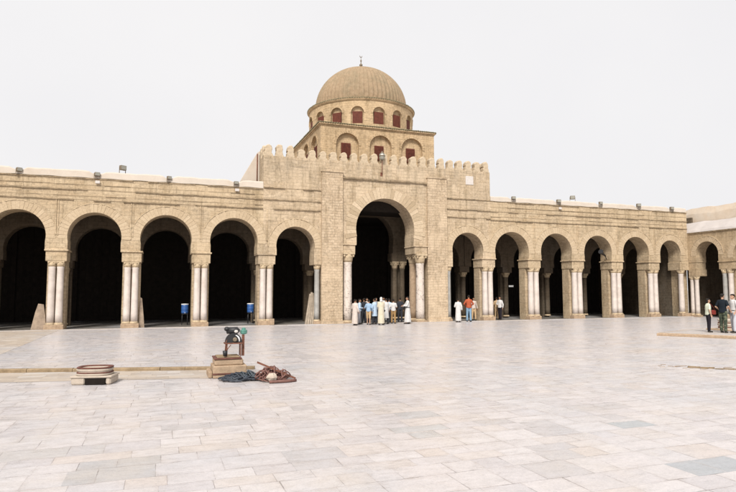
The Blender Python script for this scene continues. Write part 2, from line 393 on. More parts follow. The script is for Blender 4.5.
def voussoirs(mb, c, r, zc, w0, T, n, wd=0.55, deg=12, proud=0.03, rnd=0.05):
    for i in range(n):
        g = 0.010
        t0 = R(-deg) + (PI + 2 * R(deg)) * i / n + g / r / 2; t1 = R(-deg) + (PI + 2 * R(deg)) * (i + 1) / n - g / r / 2
        ro = r + wd + random.uniform(-rnd, rnd); pr = proud + random.uniform(-0.008, 0.01)
        v = []
        for w in (w0 - pr, w0 + 0.04):
            for (rr, t) in ((r + 0.004, t0), (ro, t0), (ro, (t0 + t1) / 2), (ro, t1), (r + 0.004, t1)):
                v.append(T(c + rr * math.cos(t), w, zc + rr * math.sin(t)))
        mb.add(v, [(0, 1, 2, 3, 4), (9, 8, 7, 6, 5)] + [(i_, i_ + 5, (i_ + 1) % 5 + 5, (i_ + 1) % 5) for i_ in range(5)])
def TX(x, w, z): return (x, w, z)            # walls facing the courtyard

def column(root, x, y, z0, z1, zc, r, mat, cr=None, name='column'):
    """shaft z0..z1, capital z1..zc"""
    cr = cr or r * 1.75
    e = lambda t: r * (1.04 - 0.10 * t)
    sh = MB().lathe(x, y, [(e(t), z0 + 0.10 + (z1 - z0 - 0.10) * t) for t in (0, 0.15, 0.4, 0.7, 0.96)] + [(e(1) * 1.1, z1 - 0.03), (e(1) * 1.1, z1)], 18)
    o = part(name, sh, mat, root)
    part('base', MB().lathe(x, y, [(r * 1.30, z0), (r * 1.34, z0 + 0.03), (r * 1.30, z0 + 0.055), (r * 1.12, z0 + 0.07), (r * 1.18, z0 + 0.095), (r * 1.05, z0 + 0.115)], 18), M['capital'], o)
    h = zc - z1; cm = MB()
    cm.lathe(x, y, [(r * 1.0, z1 + 0.001), (r * 1.12, z1 + h * 0.25), (r * 1.2, z1 + h * 0.45), (cr * 0.92, z1 + h * 0.78)], 16, mod=lambda a, z: 1 + 0.07 * math.cos(8 * a))
    for k in range(4):      # corner volutes
        a = PI / 4 + k * PI / 2; cm.ell((x + cr * 0.98 * math.cos(a), y + cr * 0.98 * math.sin(a), z1 + h * 0.66), (r * 0.26, r * 0.26, h * 0.15), 8, 6)
    cm.bbox(x - cr * 0.9, x + cr * 0.9, y - cr * 0.9, y + cr * 0.9, z1 + h * 0.78, zc, 0.015)
    part('capital', cm, M['capital'], o)
    return o

def arch_ring(root, c, r, zc, T, n, wd):
    v = MB(); voussoirs(v, c, r, zc, YF, T, n, wd, 4, 0.010, 0.0)
    part('archivolt', v, M['vous'], root)
    v = MB(); N = 40; ro = r + wd
    for i in range(N):      # thin eroded hood line round the arch
        t0 = R(-2) + (PI + R(4)) * i / N; t1 = R(-2) + (PI + R(4)) * (i + 1) / N; q = []; p = random.uniform(0.012, 0.045)
        for w in (YF - p, YF + 0.02):
            for rr, t in ((ro + 0.004, t0), (ro + 0.05, t0), (ro + 0.05, t1), (ro + 0.004, t1)): q.append(T(c + rr * math.cos(t), w, zc + rr * math.sin(t)))
        v.add(q, [(0, 1, 2, 3), (7, 6, 5, 4), (0, 4, 5, 1), (1, 5, 6, 2), (2, 6, 7, 3), (3, 7, 4, 0)])
    part('hood_mould', v, M['capital'], root)
def wallcourse(mb, x0, x1, y, z, h, proud, T=TX, brk=0.25):
    """weathered string course: short stones, some missing"""
    x = x0
    while x < x1 - 0.05:
        L = min(random.uniform(0.5, 1.5), x1 - x)
        if True:
            dz = random.uniform(-0.012, 0.012); p = proud * random.uniform(0.7, 1.5) if random.random() > brk else 0.004
            a = len(mb.v); mb.box(x, x + L, y - p, y + 0.03, z + dz, z + h + dz, 0.006)
            if T is not TX:
                for i in range(a, len(mb.v)): mb.v[i] = T(*mb.v[i])
        x += L

PT = 1.25      # wall thickness
YF = 36.0      # facade plane
def pier(root, X, zcap=3.5, zblk=3.8, zi=4.45, T=TX, w=0.53, cols=((-0.21, 0.185), (0.21, 0.185)), mat=None, wallmat=None):
    wallmat = wallmat or M['wall']; y = YF
    part('pier', MB().box(X - w + 0.04, X + w - 0.04, y + 0.46, y + PT - 0.02, 0, zblk), wallmat, root)
    ib = MB().bbox(X - w, X + w, y - 0.02, y + PT + 0.01, zblk, zi - 0.085, 0.02)
    ib.bbox(X - w - 0.07, X + w + 0.07, y - 0.09, y + PT + 0.06, zi - 0.085, zi + 0.001, 0.02)
    part('impost_block', ib, M['capital'] if False else wallmat, root)
    part('plinth', MB().bbox(X - w + 0.04, X + w - 0.04, y - 0.06, y + 0.455, 0, 0.28, 0.03), M['wellstone'], root)
    for i, (dx, r) in enumerate(cols):
        m = mat[i] if mat else M['marble']
        column(root, X + dx, y + 0.19, 0.28, zcap, zblk - 0.002, r, m, cr=0.235)
        column_objs = None

ROOF = 8.55
def arcade_wall(root, bays, xa, xb, zt, mat, zi=4.45, name='wall'):
    """bays: (left limit, right limit, centre, radius, circle centre height)"""
    w = MB(); av = []
    for (a, b, c, r, zc) in bays:
        arch_bay(w, a, b, c, r, zc, zi, zt, YF, YF + PT, TX)
    for x in (xa, xb):
        w.add([(x, YF, zi), (x, YF + PT, zi), (x, YF + PT, zt), (x, YF, zt)], [(0, 1, 2, 3)])
    o = part(name, w, mat, root)
    for (a, b, c, r, zc) in bays:
        arch_ring(root, c, r, zc, TX, 27, 0.48)
    return o

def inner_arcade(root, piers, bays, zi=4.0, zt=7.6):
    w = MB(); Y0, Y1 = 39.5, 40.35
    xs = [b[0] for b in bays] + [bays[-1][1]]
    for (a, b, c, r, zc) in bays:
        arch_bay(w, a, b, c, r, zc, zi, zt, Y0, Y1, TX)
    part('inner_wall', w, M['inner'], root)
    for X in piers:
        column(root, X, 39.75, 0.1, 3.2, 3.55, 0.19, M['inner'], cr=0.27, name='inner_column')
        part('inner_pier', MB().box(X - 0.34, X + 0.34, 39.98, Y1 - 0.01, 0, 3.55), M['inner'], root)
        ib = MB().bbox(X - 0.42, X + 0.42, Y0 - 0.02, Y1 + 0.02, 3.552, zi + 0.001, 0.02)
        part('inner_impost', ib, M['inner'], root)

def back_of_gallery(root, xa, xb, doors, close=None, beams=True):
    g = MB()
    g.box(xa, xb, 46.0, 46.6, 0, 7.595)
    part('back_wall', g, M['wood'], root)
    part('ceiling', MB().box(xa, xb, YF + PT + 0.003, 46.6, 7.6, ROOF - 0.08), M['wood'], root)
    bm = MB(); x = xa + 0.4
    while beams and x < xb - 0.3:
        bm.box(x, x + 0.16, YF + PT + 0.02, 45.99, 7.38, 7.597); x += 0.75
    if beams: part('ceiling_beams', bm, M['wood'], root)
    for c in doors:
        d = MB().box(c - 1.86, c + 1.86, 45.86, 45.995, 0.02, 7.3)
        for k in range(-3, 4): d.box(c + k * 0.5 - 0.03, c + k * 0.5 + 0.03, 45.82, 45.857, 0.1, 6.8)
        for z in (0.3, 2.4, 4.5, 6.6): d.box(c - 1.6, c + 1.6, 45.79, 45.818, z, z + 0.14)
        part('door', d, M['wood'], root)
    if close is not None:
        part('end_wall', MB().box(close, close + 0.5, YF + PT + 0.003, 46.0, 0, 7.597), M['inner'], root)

def coping(root, x0, x1, z0, z1, dips, mat, rises=()):
    """uneven limewashed parapet with soft dips where the lamps stand"""
    n = int((x1 - x0) / 0.18); mb = MB(); prof = []
    rnd = random.Random(3)
    ph = [rnd.uniform(0, 6) for _ in range(6)]
    for i in range(n + 1):
        x = x0 + (x1 - x0) * i / n
        zt = z1 + 0.012 * math.sin(x * 1.3 + ph[0]) + 0.008 * math.sin(x * 3.1 + ph[1]) + 0.010 * math.sin(x * 7.3 + ph[2])
        for d in dips: zt -= 0.15 * math.exp(-((x - d) / 0.34) ** 4)
        for a, b, h in rises:
            if a < x < b: zt += h
        yo = 0.02 * math.sin(x * 0.9 + ph[3]) + 0.008 * math.sin(x * 5 + ph[4])
        prof.append([(x, YF - 0.035 + yo * 0.3, z0 + 0.012 * math.sin(x * 4 + ph[5])), (x, YF - 0.01 + yo * 0.6, z0 + (zt - z0) * 0.8), (x, YF + 0.03 + yo * 0.6, zt - 0.02), (x, YF + 0.12, zt), (x, YF + 0.52, zt - 0.02), (x, YF + 0.66, zt - 0.1), (x, YF + 0.66, z0)])
    m = 7; v = sum(prof, [])
    f = [(i * m + k, (i + 1) * m + k, (i + 1) * m + (k + 1) % m, i * m + (k + 1) % m) for i in range(n) for k in range(m)]
    f += [tuple(range(m)), tuple(range(n * m, n * m + m))[::-1]]
    mb.add(v, f, False)
    return part('coping', mb, mat, root)

# ================================================================== 1. LEFT GALLERY
ga = thing('arcade', (-6, 36.6, 0), 'long tan stone arcade with pale coping and black arches running left of the crenellated porch', 'arcade', 'arcades of the courtyard')
LP = [-17.0, -13.2, -9.35, -5.5, -1.62, 2.25]
Lb = [(-17.0, -13.2, -15.1, 1.4, 5.2), (-13.2, -9.35, -11.28, 1.4, 5.2), (-9.35, -5.5, -7.44, 1.42, 5.2), (-5.5, -1.62, -3.56, 1.40, 5.2), (-1.62, 2.25, 0.28, 1.44, 5.18), (2.25, 5.95, 4.21, 1.43, 5.18)]
arcade_wall(ga, Lb, -17.0, 5.95, 8.57, M['wall'])
for X in LP: pier(ga, X + 0.04)
def course(root, x0, x1, z, h, pr, brk, T=TX):
    c = MB(); wallcourse(c, x0, x1, YF, z, h, pr, T, brk); part('string_course', c, M['course'], root)
for z, pr in ((7.26, 0.06), (7.84, 0.05), (8.50, 0.045)): course(ga, -17, 5.93, z, 0.055, pr, 0.12)
for z in (7.50, 8.14): course(ga, -17, 5.93, z, 0.03, 0.022, 0.6)
for X in LP[1:]:
    c = MB(); c.box(X - 0.09, X - 0.03, YF - 0.035, YF + 0.02, 5.25, 7.24, 0.005); c.box(X + 0.03, X + 0.08, YF - 0.03, YF + 0.02, 5.25, 7.24, 0.005)
    part('drain_strip', c, M['wall'], ga)
coping(ga, -17, 5.94, 8.575, 9.0, [-15.3, -11.4, -7.5, -3.55, 0.34, 4.26], M['plaster'])
part('roof', MB().box(-17, 5.94, YF + 0.67, 60, ROOF - 0.07, ROOF + 0.02), M['plaster'], ga)
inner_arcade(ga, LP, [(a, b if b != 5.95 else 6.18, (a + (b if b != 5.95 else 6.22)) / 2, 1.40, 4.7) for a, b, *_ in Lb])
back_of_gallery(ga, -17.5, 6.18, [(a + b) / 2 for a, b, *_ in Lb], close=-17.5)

# ================================================================== 2. PORCH
po = thing('porch', (14.2, 36.6, 0), 'tall crenellated entrance porch with one large horseshoe arch between two buttresses under the dome', 'porch')
w = MB(); ZP = 10.68; ZI2 = 5.2
X0, X1, BL0, BL1, BR0, BR1 = 5.95, 22.28, 9.70, 11.12, 17.22, 18.72
arch_bay(w, X0, BL0 + 0.1, 8.04, 1.24, 4.98, 4.45, ZP, YF, YF + PT, TX)
arch_bay(w, BR1 - 0.1, X1, 20.42, 1.24, 5.0, 4.45, ZP, YF, YF + PT, TX)
arch_bay(w, BL0 + 0.1, BR1 - 0.1, 14.17, 2.10, 6.24, ZI2, ZP, YF, YF + 1.55, TX)
for x in (X0, X1): w.add([(x, YF, 4.45), (x, YF + PT, 4.45), (x, YF + PT, ZP), (x, YF, ZP)], [(0, 1, 2, 3)])
w.box(BL0 + 0.1, BL1 - 0.02, YF, YF + 1.55, 0, ZI2 - 0.001); w.box(BR0 + 0.02, BR1 - 0.1, YF, YF + 1.55, 0, ZI2 - 0.001)
w.box(BL0 - 0.02, BL0 + 0.1, YF + 0.5, YF + PT, 0, 4.45); w.box(BR1 - 0.1, BR1 + 0.02, YF + 0.5, YF + PT, 0, 4.45)
part('wall', w, M['porch'], po)
for c_, r_, z_ in ((8.04, 1.24, 4.98), (20.42, 1.24, 5.0)):
    arch_ring(po, c_, r_, z_, TX, 25, 0.48)
v = MB(); voussoirs(v, 14.17, 2.10, 6.24, YF, TX, 35, 0.72, 14, 0.03, 0.10); part('archivolt', v, M['vous2'], po)
for a, b, zt in ((BL0, BL1, 9.86), (BR0, BR1, 9.93)):
    bt = MB().box(a, b, YF - 0.17, YF + 0.05, 0, zt, 0.01); bt.box(a - 0.03, b + 0.03, YF - 0.21, YF + 0.05, zt, zt + 0.07, 0.01)
    bt.box(a - 0.05, b + 0.03, YF - 0.24, YF + 0.05, 0, 0.22, 0.012)
    part('buttress', bt, M['buttress'], po)
course(po, BL1 + 0.02, BR0 - 0.02, 9.50, 0.10, 0.10, 0.0)
for z, pr in ((7.26, 0.06), (7.84, 0.05), (8.60, 0.06)):
    course(po, X0 + 0.02, BL0 - 0.04, z, 0.055, pr, 0.1); course(po, BR1 + 0.04, X1 - 0.02, z, 0.055, pr, 0.1)
for X in (6.22, 22.20):
    c = MB(); c.box(X - 0.03, X + 0.03, YF - 0.03, YF + 0.02, 5.25, 7.24, 0.005)
    part('drain_strip', c, M['wall'], po)
pier(po, 6.22, wallmat=M['porch']); pier(po, 22.07, wallmat=M['porch'], cols=((-0.22, 0.195), (0.22, 0.195)))
# single columns beside the buttresses
for X, m, a, b in ((9.49, M['greymarble'], 9.27, 9.70), (18.93, M['greymarble'], 18.74, 19.17)):
    column(po, X, YF + 0.2, 0.2, 3.5, 3.8, 0.175, m, cr=0.2)
    part('impost_block', MB().bbox(a - 0.03, b + 0.03, YF - 0.03, YF + PT, 3.802, 4.451, 0.02), M['porch'], po)
    part('plinth', MB().bbox(X - 0.24, X + 0.2, YF - 0.04, YF + 0.44, 0, 0.2, 0.02), M['wellstone'], po)
# big columns of the portal, front and rear pairs
for X, s in ((11.52, 1), (16.72, -1)):
    column(po, X, YF + 0.10, 0.12, 4.0, 4.64, 0.285, M['veined'], cr=0.44)
    column(po, X - (0.0), YF + 1.25, 0.12, 4.0, 4.64, 0.27, M['capital'] if s > 0 else M['wellstone'], cr=0.42)
    ib = MB().bbox(X - 0.47, X + 0.47, YF - 0.10, YF + 1.56, 4.642, ZI2 - 0.08, 0.02)
    ib.bbox(X - 0.52, X + 0.54, YF - 0.16, YF + 1.6, ZI2 - 0.08, ZI2 + 0.001, 0.02)
    part('impost_block', ib, M['porch'], po)
    part('plinth', MB().bbox(X - 0.40, X + 0.40, YF - 0.28, YF + 1.6, 0, 0.12, 0.02), M['wellstone'], po)
part('plaque', MB().bbox(20.30, 20.92, YF - 0.03, YF + 0.02, 9.68, 10.30, 0.012), M['plaque'], po)
# merlons
def merlon_mesh(k):
    o = [(-0.31, 0), (-0.27, 0.10), (-0.225, 0.24), (-0.205, 0.34), (-0.23, 0.42), (-0.225, 0.56), (-0.16, 0.69), (-0.07, 0.755), (0.05, 0.76), (0.16, 0.69), (0.225, 0.56), (0.23, 0.42), (0.205, 0.34), (0.225, 0.24), (0.27, 0.10), (0.31, 0)]
    rn = random.Random(k); o = [(x + rn.uniform(-0.022, 0.022), max(0, z + rn.uniform(-0.03, 0.02)) if z > 0 else 0) for x, z in o]
    mb = MB(); n = len(o)
    rings = [(0.0, 0.90), (0.06, 1.0), (0.38, 1.0), (0.46, 0.90)]; v = []
    for y, s in rings: v += [(x * s, y, z * (0.94 + 0.06 * (s - 0.9) * 10) if z > 0 else 0) for x, z in o]
    f = [(i * n + k_, i * n + (k_ + 1) % n, (i + 1) * n + (k_ + 1) % n, (i + 1) * n + k_) for i in range(3) for k_ in range(n)] + [tuple(range(n)), tuple(range(3 * n, 4 * n))[::-1]]
    mb.add(v, f, False); return mb
mer = [merlon_mesh(k).mesh('merlon') for k in range(5)]
for m_ in mer: m_.materials.append(M['merlon'])
NM = 23
for i in range(NM):
    o = bpy.data.objects.new('merlon', mer[i % 5]); link(o, po)
    o.location = (6.24 + (22.0 - 6.24) * i / (NM - 1), YF + 0.02, ZP); worn = 0.82 if 2 < i < 10 else 1
    o.scale = (random.uniform(0.94, 1.06), 1, random.uniform(0.88, 1.05) * worn)
for i in range(1, 9):     # parapet returns along both flanks
    for X in (6.2, 22.05):
        o = bpy.data.objects.new('merlon', mer[(i * 2) % 5]); link(o, po)
        o.location = (X - 0.23 if X < 10 else X + 0.23, YF + 0.02 + i * 0.72, ZP); o.rotation_euler = (0, 0, -PI / 2 if X < 10 else PI / 2)
fl = MB(); fl.box(X0 + 0.003, X0 + 0.5, YF + PT, 42.2, 8.4, ZP - 0.004); fl.box(X1 - 0.5, X1 - 0.003, YF + PT, 42.2, 8.4, ZP - 0.004)
part('flank_wall', fl, M['porch'], po)
part('roof', MB().box(X0 + 0.5, X1 - 0.5, YF + 1.56, 60, ROOF - 0.04, ROOF + 0.1), M['plaster'], po)
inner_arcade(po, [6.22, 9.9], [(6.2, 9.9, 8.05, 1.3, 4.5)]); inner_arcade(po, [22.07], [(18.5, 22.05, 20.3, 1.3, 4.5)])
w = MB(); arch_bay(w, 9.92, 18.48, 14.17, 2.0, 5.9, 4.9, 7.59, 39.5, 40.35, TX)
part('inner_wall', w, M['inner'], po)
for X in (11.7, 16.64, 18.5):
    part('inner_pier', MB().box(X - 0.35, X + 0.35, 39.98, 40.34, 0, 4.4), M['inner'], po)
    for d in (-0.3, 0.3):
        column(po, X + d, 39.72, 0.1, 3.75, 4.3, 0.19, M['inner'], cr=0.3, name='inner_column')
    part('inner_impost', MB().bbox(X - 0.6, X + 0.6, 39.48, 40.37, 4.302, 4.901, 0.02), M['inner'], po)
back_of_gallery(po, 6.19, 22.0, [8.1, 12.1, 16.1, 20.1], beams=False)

# ================================================================== 3. RIGHT GALLERY
gb = thing('arcade', (31.6, 36.6, 0), 'long tan stone arcade running from the crenellated porch to the far right corner', 'arcade', 'arcades of the courtyard')
RP = [25.90, 29.83, 33.58, 37.30]
Rb = [(22.28, 25.9, 24.06, 1.43, 4.98), (25.9, 29.83, 27.95, 1.40, 5.02), (29.83, 33.58, 31.82, 1.33, 5.05), (33.58, 37.30, 35.55, 1.32, 5.08), (37.30, 41.0, 39.12, 1.10, 5.12)]
arcade_wall(gb, Rb, 22.28, 41.0, 8.60, M['wall'])
for X in RP: pier(gb, X + 0.05, w=0.55, cols=((-0.23, 0.205), (0.24, 0.205)))
# corner pier
part('impost_block', MB().bbox(40.12, 41.25, YF - 0.02, YF + PT + 0.01, 3.8, 4.451, 0.02), M['wall'], gb)
part('pier', MB().box(40.45, 41.3, YF + 0.46, YF + PT, 0, 3.8), M['wall'], gb)
column(gb, 40.35, YF + 0.2, 0.28, 3.5, 3.8, 0.21, M['marble'], cr=0.24)
part('plinth', MB().bbox(40.08, 41.3, YF - 0.06, YF + 0.455, 0, 0.28, 0.03), M['wellstone'], gb)
for z, pr in ((7.18, 0.06), (7.80, 0.05), (8.53, 0.045)): course(gb, 22.30, 41.0, z, 0.055, pr, 0.12)
for z in (7.45, 8.14): course(gb, 22.3, 41.0, z, 0.03, 0.022, 0.6)
for X in (26.0, 29.95, 33.75, 37.5):
    c = MB(); c.box(X - 0.09, X - 0.03, YF - 0.035, YF + 0.02, 5.25, 7.15, 0.005); c.box(X + 0.03, X + 0.08, YF - 0.03, YF + 0.02, 5.25, 7.15, 0.005)
    part('drain_strip', c, M['wall'], gb)
coping(gb, 22.30, 40.95, 8.605, 8.98, [24.2, 28.2, 32.1, 35.9, 39.4], M['plaster'])
part('roof', MB().box(22.29, 41.0, YF + 0.67, 60, ROOF - 0.07, ROOF + 0.02), M['plaster'], gb)
inner_arcade(gb, RP + [41.0], [(22.1, 25.9, 24.0, 1.35, 4.5), (25.9, 29.83, 27.87, 1.35, 4.5), (29.83, 33.58, 31.7, 1.35, 4.5), (33.58, 37.3, 35.44, 1.35, 4.5), (37.3, 41.0, 39.15, 1.35, 4.5)])
back_of_gallery(gb, 22.01, 40.98, [24.0, 27.9, 31.7, 35.5, 39.1], close=40.48)

# ================================================================== 4. SIDE GALLERY (faces the left, along the right edge of the court)
gs = thing('side_arcade', (41.6, 30, 0), 'lower stone arcade with white sloping roof edge turning toward the viewer at the right margin', 'arcade', 'arcades of the courtyard')
XW = 41.0
def TY(u, w_, z): return (XW + (w_ - YF), u, z)
w = MB(); sb = [(32.55, 36.0, 34.25, 1.02, 5.03)]; y = 32.55
while y > 9: sb.append((y - 3.85, y, y - 1.92, 1.38, 4.75)); y -= 3.85
for a, b, c_, r_, z_ in sb: arch_bay(w, a, b, c_, r_, z_, 4.42, 6.86, YF, YF + 1.1, TY)
part('wall', w, M['wing'], gs)
for a, b, c_, r_, z_ in sb:
    arch_ring(gs, c_, r_, z_, TY, 23, 0.40)
c = MB(); wallcourse(c, 9, 35.9, YF, 6.78, 0.07, 0.07, TY, 0.1); part('string_course', c, M['course'], gs)
for a, b, c_, r_, z_ in sb:
    Y = a
    part('pier', MB().box(XW + 0.42, XW + 1.08, Y - 0.45, Y + 0.62, 0, 3.78), M['wing'], gs)
    ib = MB().bbox(XW - 0.02, XW + 1.11, Y - 0.5, Y + 0.68, 3.78, 4.34, 0.02); ib.bbox(XW - 0.09, XW + 1.14, Y - 0.56, Y + 0.74, 4.34, 4.421, 0.02)
    part('impost_block', ib, M['wing'], gs)
    for d in (-0.15, 0.33): column(gs, XW + 0.18, Y + d, 0.2, 3.45, 3.778, 0.185, M['greymarble'] if d > 0 else M['marble'], cr=0.22)
    part('plinth', MB().bbox(XW - 0.05, XW + 0.42, Y - 0.42, Y + 0.6, 0, 0.2, 0.02), M['wellstone'], gs)
# lower pair of columns carrying the first springing by the corner
for d in (0.0, 0.42): column(gs, XW + 0.16, 35.88 - d - 0.05, 0.15, 3.0, 3.3, 0.165, M['marble'], cr=0.2)
ib = MB().bbox(XW - 0.02, XW + 1.1, 35.22, 35.99, 3.302, 3.85, 0.02); ib.bbox(XW + 0.02, XW + 1.09, 35.28, 35.99, 3.85, 4.421, 0.02)
part('impost_block', ib, M['wing'], gs); part('plinth', MB().bbox(XW - 0.06, XW + 0.4, 35.15, 36.0, 0, 0.15, 0.02), M['wellstone'], gs)
def strip(pr, y0, y1, n=60, amp=0.03, seed=1):
    rn = random.Random(seed); mb = MB(); m = len(pr); v = []; ph = rn.uniform(0, 6)
    for i in range(n + 1):
        y = y0 + (y1 - y0) * i / n
        for k, (x, z) in enumerate(pr):
            q = amp * math.sin(y * 1.7 + ph + k) + amp * 0.6 * math.sin(y * 4.1 + ph) if 0 < k < m - 1 else 0
            v.append((x, y, z + q))
    f = [(i * m + k, i * m + (k + 1) % m, (i + 1) * m + (k + 1) % m, (i + 1) * m + k) for i in range(n) for k in range(m)]
    f += [tuple(range(m)), tuple(range(n * m, n * m + m))[::-1]]
    return mb.add(v, f)
part('roof', strip([(XW - 0.05, 6.87), (XW + 0.05, 7.05), (XW + 0.9, 7.75), (XW + 1.3, 7.85), (XW + 1.35, 6.87)], 9, 42.0), M['whitewash'], gs)
part('upper_wall', strip([(XW + 1.4, 6.9), (XW + 1.42, 8.55), (XW + 1.5, 9.05), (XW + 1.9, 9.05), (XW + 2.0, 6.9)], 9, 41.0, amp=0.05, seed=4), M['pinkwash'], gs)
part('flat_roof', MB().box(XW + 1.0, 56, 5, 36.6, 6.6, 6.86), M['plaster'], gs)
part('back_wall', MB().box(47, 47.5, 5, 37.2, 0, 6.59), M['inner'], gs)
part('ceiling', MB().box(XW + 1.12, 47, 5, 36.6, 6.4, 6.595), M['wood'], gs)
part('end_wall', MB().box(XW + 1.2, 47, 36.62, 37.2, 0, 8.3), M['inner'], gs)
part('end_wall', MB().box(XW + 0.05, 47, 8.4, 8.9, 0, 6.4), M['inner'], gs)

# ================================================================== 5. DOME TOWER
tw = thing('domed_tower', (14.6, 42.7, 8.55), 'square sandstone tower with round drum and ribbed dome rising behind the crenellated porch', 'dome')
TX0, TX1, TY0, TY1 = 10.22, 18.92, 38.2, 46.9; TZ0, TZ1 = 8.6, 13.72
def niche_wall(mb, xa, xb, niches, z0, z1, yf, T, depth=0.22):
    """front skin with arched recesses; niches: (centre, half width, sill, circle height)"""
    add = lambda vs: mb.add([T(*v) for v in vs], [tuple(range(len(vs)))])
    ed = [xa] + [(a[0] + b[0]) / 2 for a, b in zip(niches[:-1], niches[1:])] + [xb]
    for (c, r, zs, zc), a, b in zip(niches, ed[:-1], ed[1:]):
        P = [(c - r, zs)] + [(c + r * math.cos(PI - PI * i / 14), zc + r * math.sin(PI * i / 14)) for i in range(15)] + [(c + r, zs)]
        add([(a, yf, z0), (b, yf, z0), (b, yf, zs), (a, yf, zs)])
        add([(a, yf, zs), (c - r, yf, zs), (c - r, yf, z1), (a, yf, z1)]); add([(c + r, yf, zs), (b, yf, zs), (b, yf, z1), (c + r, yf, z1)])
        for (x0, q0), (x1, q1) in zip(P[1:-2], P[2:-1]): add([(x0, yf, q0), (x1, yf, q1), (x1, yf, z1), (x0, yf, z1)])
        for (x0, q0), (x1, q1) in zip(P, P[1:] + P[:1]): add([(x0, yf, q0), (x0, yf + depth, q0), (x1, yf + depth, q1), (x1, yf, q1)])
        add([(x, yf + depth, q) for x, q in P])
w = MB(); tn = [(12.18, 0.84, 10.95, 12.40), (14.68, 0.84, 10.95, 12.44), (17.14, 0.84, 10.95, 12.44)]
cx = (TX0 + TX1) / 2; cy = (TY0 + TY1) / 2
def rotT(k):
    def f(x, y, z):
        dx, dy = x - cx, y - cy
        for _ in range(k): dx, dy = -dy, dx
        return (cx + dx, cy + dy, z)
    return f
for k in range(4): niche_wall(w, TX0, TX1, tn, TZ0, TZ1, TY0, rotT(k))
w.add([(TX0, TY0, TZ1), (TX1, TY0, TZ1), (TX1, TY1, TZ1), (TX0, TY1, TZ1)], [(0, 1, 2, 3)])
part('wall', w, M['tower'], tw)
for k in range(4):
    T = rotT(k)
    for (c, r, zs, zc) in tn:
        v = MB(); voussoirs(v, c, r, zc, TY0, T, 17, 0.15, 0, 0.035, 0.0)
        v.box(0, 0.001, 0, 0.001, 0, 0.001)
        v.v = v.v[:-8]; v.f = v.f[:-6]; v.sm = v.sm[:-6]
        part('archivolt', v, M['tower'], tw)
        wx = c - 0.08
        fr = MB(); a = len(fr.v); fr.box(wx - 0.34, wx + 0.34, TY0 + 0.10, TY0 + 0.215, 11.5, 12.55); fr.v = [T(*p) for p in fr.v]
        wo = part('window', fr, M['red'], tw)
        sl = MB(); 
        for q in range(9): sl.box(wx - 0.29, wx + 0.29, TY0 + 0.075, TY0 + 0.098, 11.56 + q * 0.108, 11.63 + q * 0.108)
        sl.v = [T(*p) for p in sl.v]; part('shutter', sl, M['red'], wo)
c = MB(); 
for (p, z0_, z1_) in ((0.05, 13.64, 13.72), (0.13, 13.72, 13.81)): c.bbox(TX0 - p, TX1 + p, TY0 - p, TY1 + p, z0_, z1_, 0.02)
part('cornice', c, M['tower'], tw)
def tilering(mb, pts, rr=0.05, step=0.17):
    for (a, b) in zip(pts, pts[1:] + pts[:1]):
        A = Vector(a); B = Vector(b); n = int((B - A).length / step)
        for i in range(n):
            p = A.lerp(B, (i + 0.5) / n); mb.ell((p.x, p.y, p.z + random.uniform(-0.01, 0.01)), (0.09, 0.09, rr), 6, 4)
c = MB(); p = 0.12; tilering(c, [(TX0 - p, TY0 - p, 13.86), (TX1 + p, TY0 - p, 13.86), (TX1 + p, TY1 + p, 13.86), (TX0 - p, TY1 + p, 13.86)])
c.bbox(TX0 - p, TX1 + p, TY0 - p, TY1 + p, 13.812, 13.87, 0.01)
part('tile_edge', c, M['tile'], tw)
# drum
DX, DY, DR = 14.66, 42.5, 4.08; DZ0, DZ1 = 13.87, 15.96
dr = MB(); NW = 16; OFF = math.atan2(-1, 0)
phase = R(-90 - 19.7 - 5.6 + 11.25 - 8.6)      # fitted to the window row as seen from the court
def TD(k):
    a0 = phase + k * 2 * PI / NW
    def f(u, w_, z):
        r = DR - w_; a = a0 + u / DR
        return (DX + r * math.cos(a), DY + r * math.sin(a), z)
    return f
hw = PI * DR / NW
for k in range(NW):
    T = TD(k); nn = 3
    def addn(vs): dr.add([T(*v) for v in vs], [tuple(range(len(vs)))])
    r_, zs, zc = 0.47, 14.18, 14.98
    P = [(-r_, zs)] + [(r_ * math.cos(PI - PI * i / 12), zc + r_ * math.sin(PI * i / 12)) for i in range(13)] + [(r_, zs)]
    for a, b in ((-hw, -(hw + r_) / 2), (-(hw + r_) / 2, -r_), (r_, (hw + r_) / 2), ((hw + r_) / 2, hw)): addn([(a, 0, DZ0), (b, 0, DZ0), (b, 0, DZ1), (a, 0, DZ1)])
    for (x0, q0), (x1, q1) in zip(P[1:-2], P[2:-1]):
        addn([(x0, 0, q0), (x1, 0, q1), (x1, 0, DZ1), (x0, 0, DZ1)]); addn([(x0, 0, DZ0), (x1, 0, DZ0), (x1, 0, zs), (x0, 0, zs)])
    for (x0, q0), (x1, q1) in zip(P, P[1:] + P[:1]): addn([(x0, 0, q0), (x0, 0.17, q0), (x1, 0.17, q1), (x1, 0, q1)])
    addn([(x, 0.17, q) for x, q in P])
drum = part('drum', dr, M['tower'], tw)
for k in range(NW):
    T = TD(k)
    if k % 4 == 3 and False: continue
    fr = MB(); fr.box(-0.37, 0.37, 0.07, 0.165, 14.22, 15.10); fr.v = [T(*p) for p in fr.v]
    wo = part('window', fr, M['red'], drum)
    v = MB()
    for i in range(12):
        t0, t1 = PI * i / 12, PI * (i + 1) / 12; q = []
        for w_ in (-0.03, 0.03):
            for rr, t in ((0.475, t0), (0.59, t0), (0.59, t1), (0.475, t1)): q.append(T(rr * math.cos(t), w_, 14.98 + rr * math.sin(t)))
        v.add(q, [(0, 1, 2, 3), (7, 6, 5, 4), (0, 4, 5, 1), (1, 5, 6, 2), (2, 6, 7, 3), (3, 7, 4, 0)])
    part('archivolt', v, M['tower'], drum)
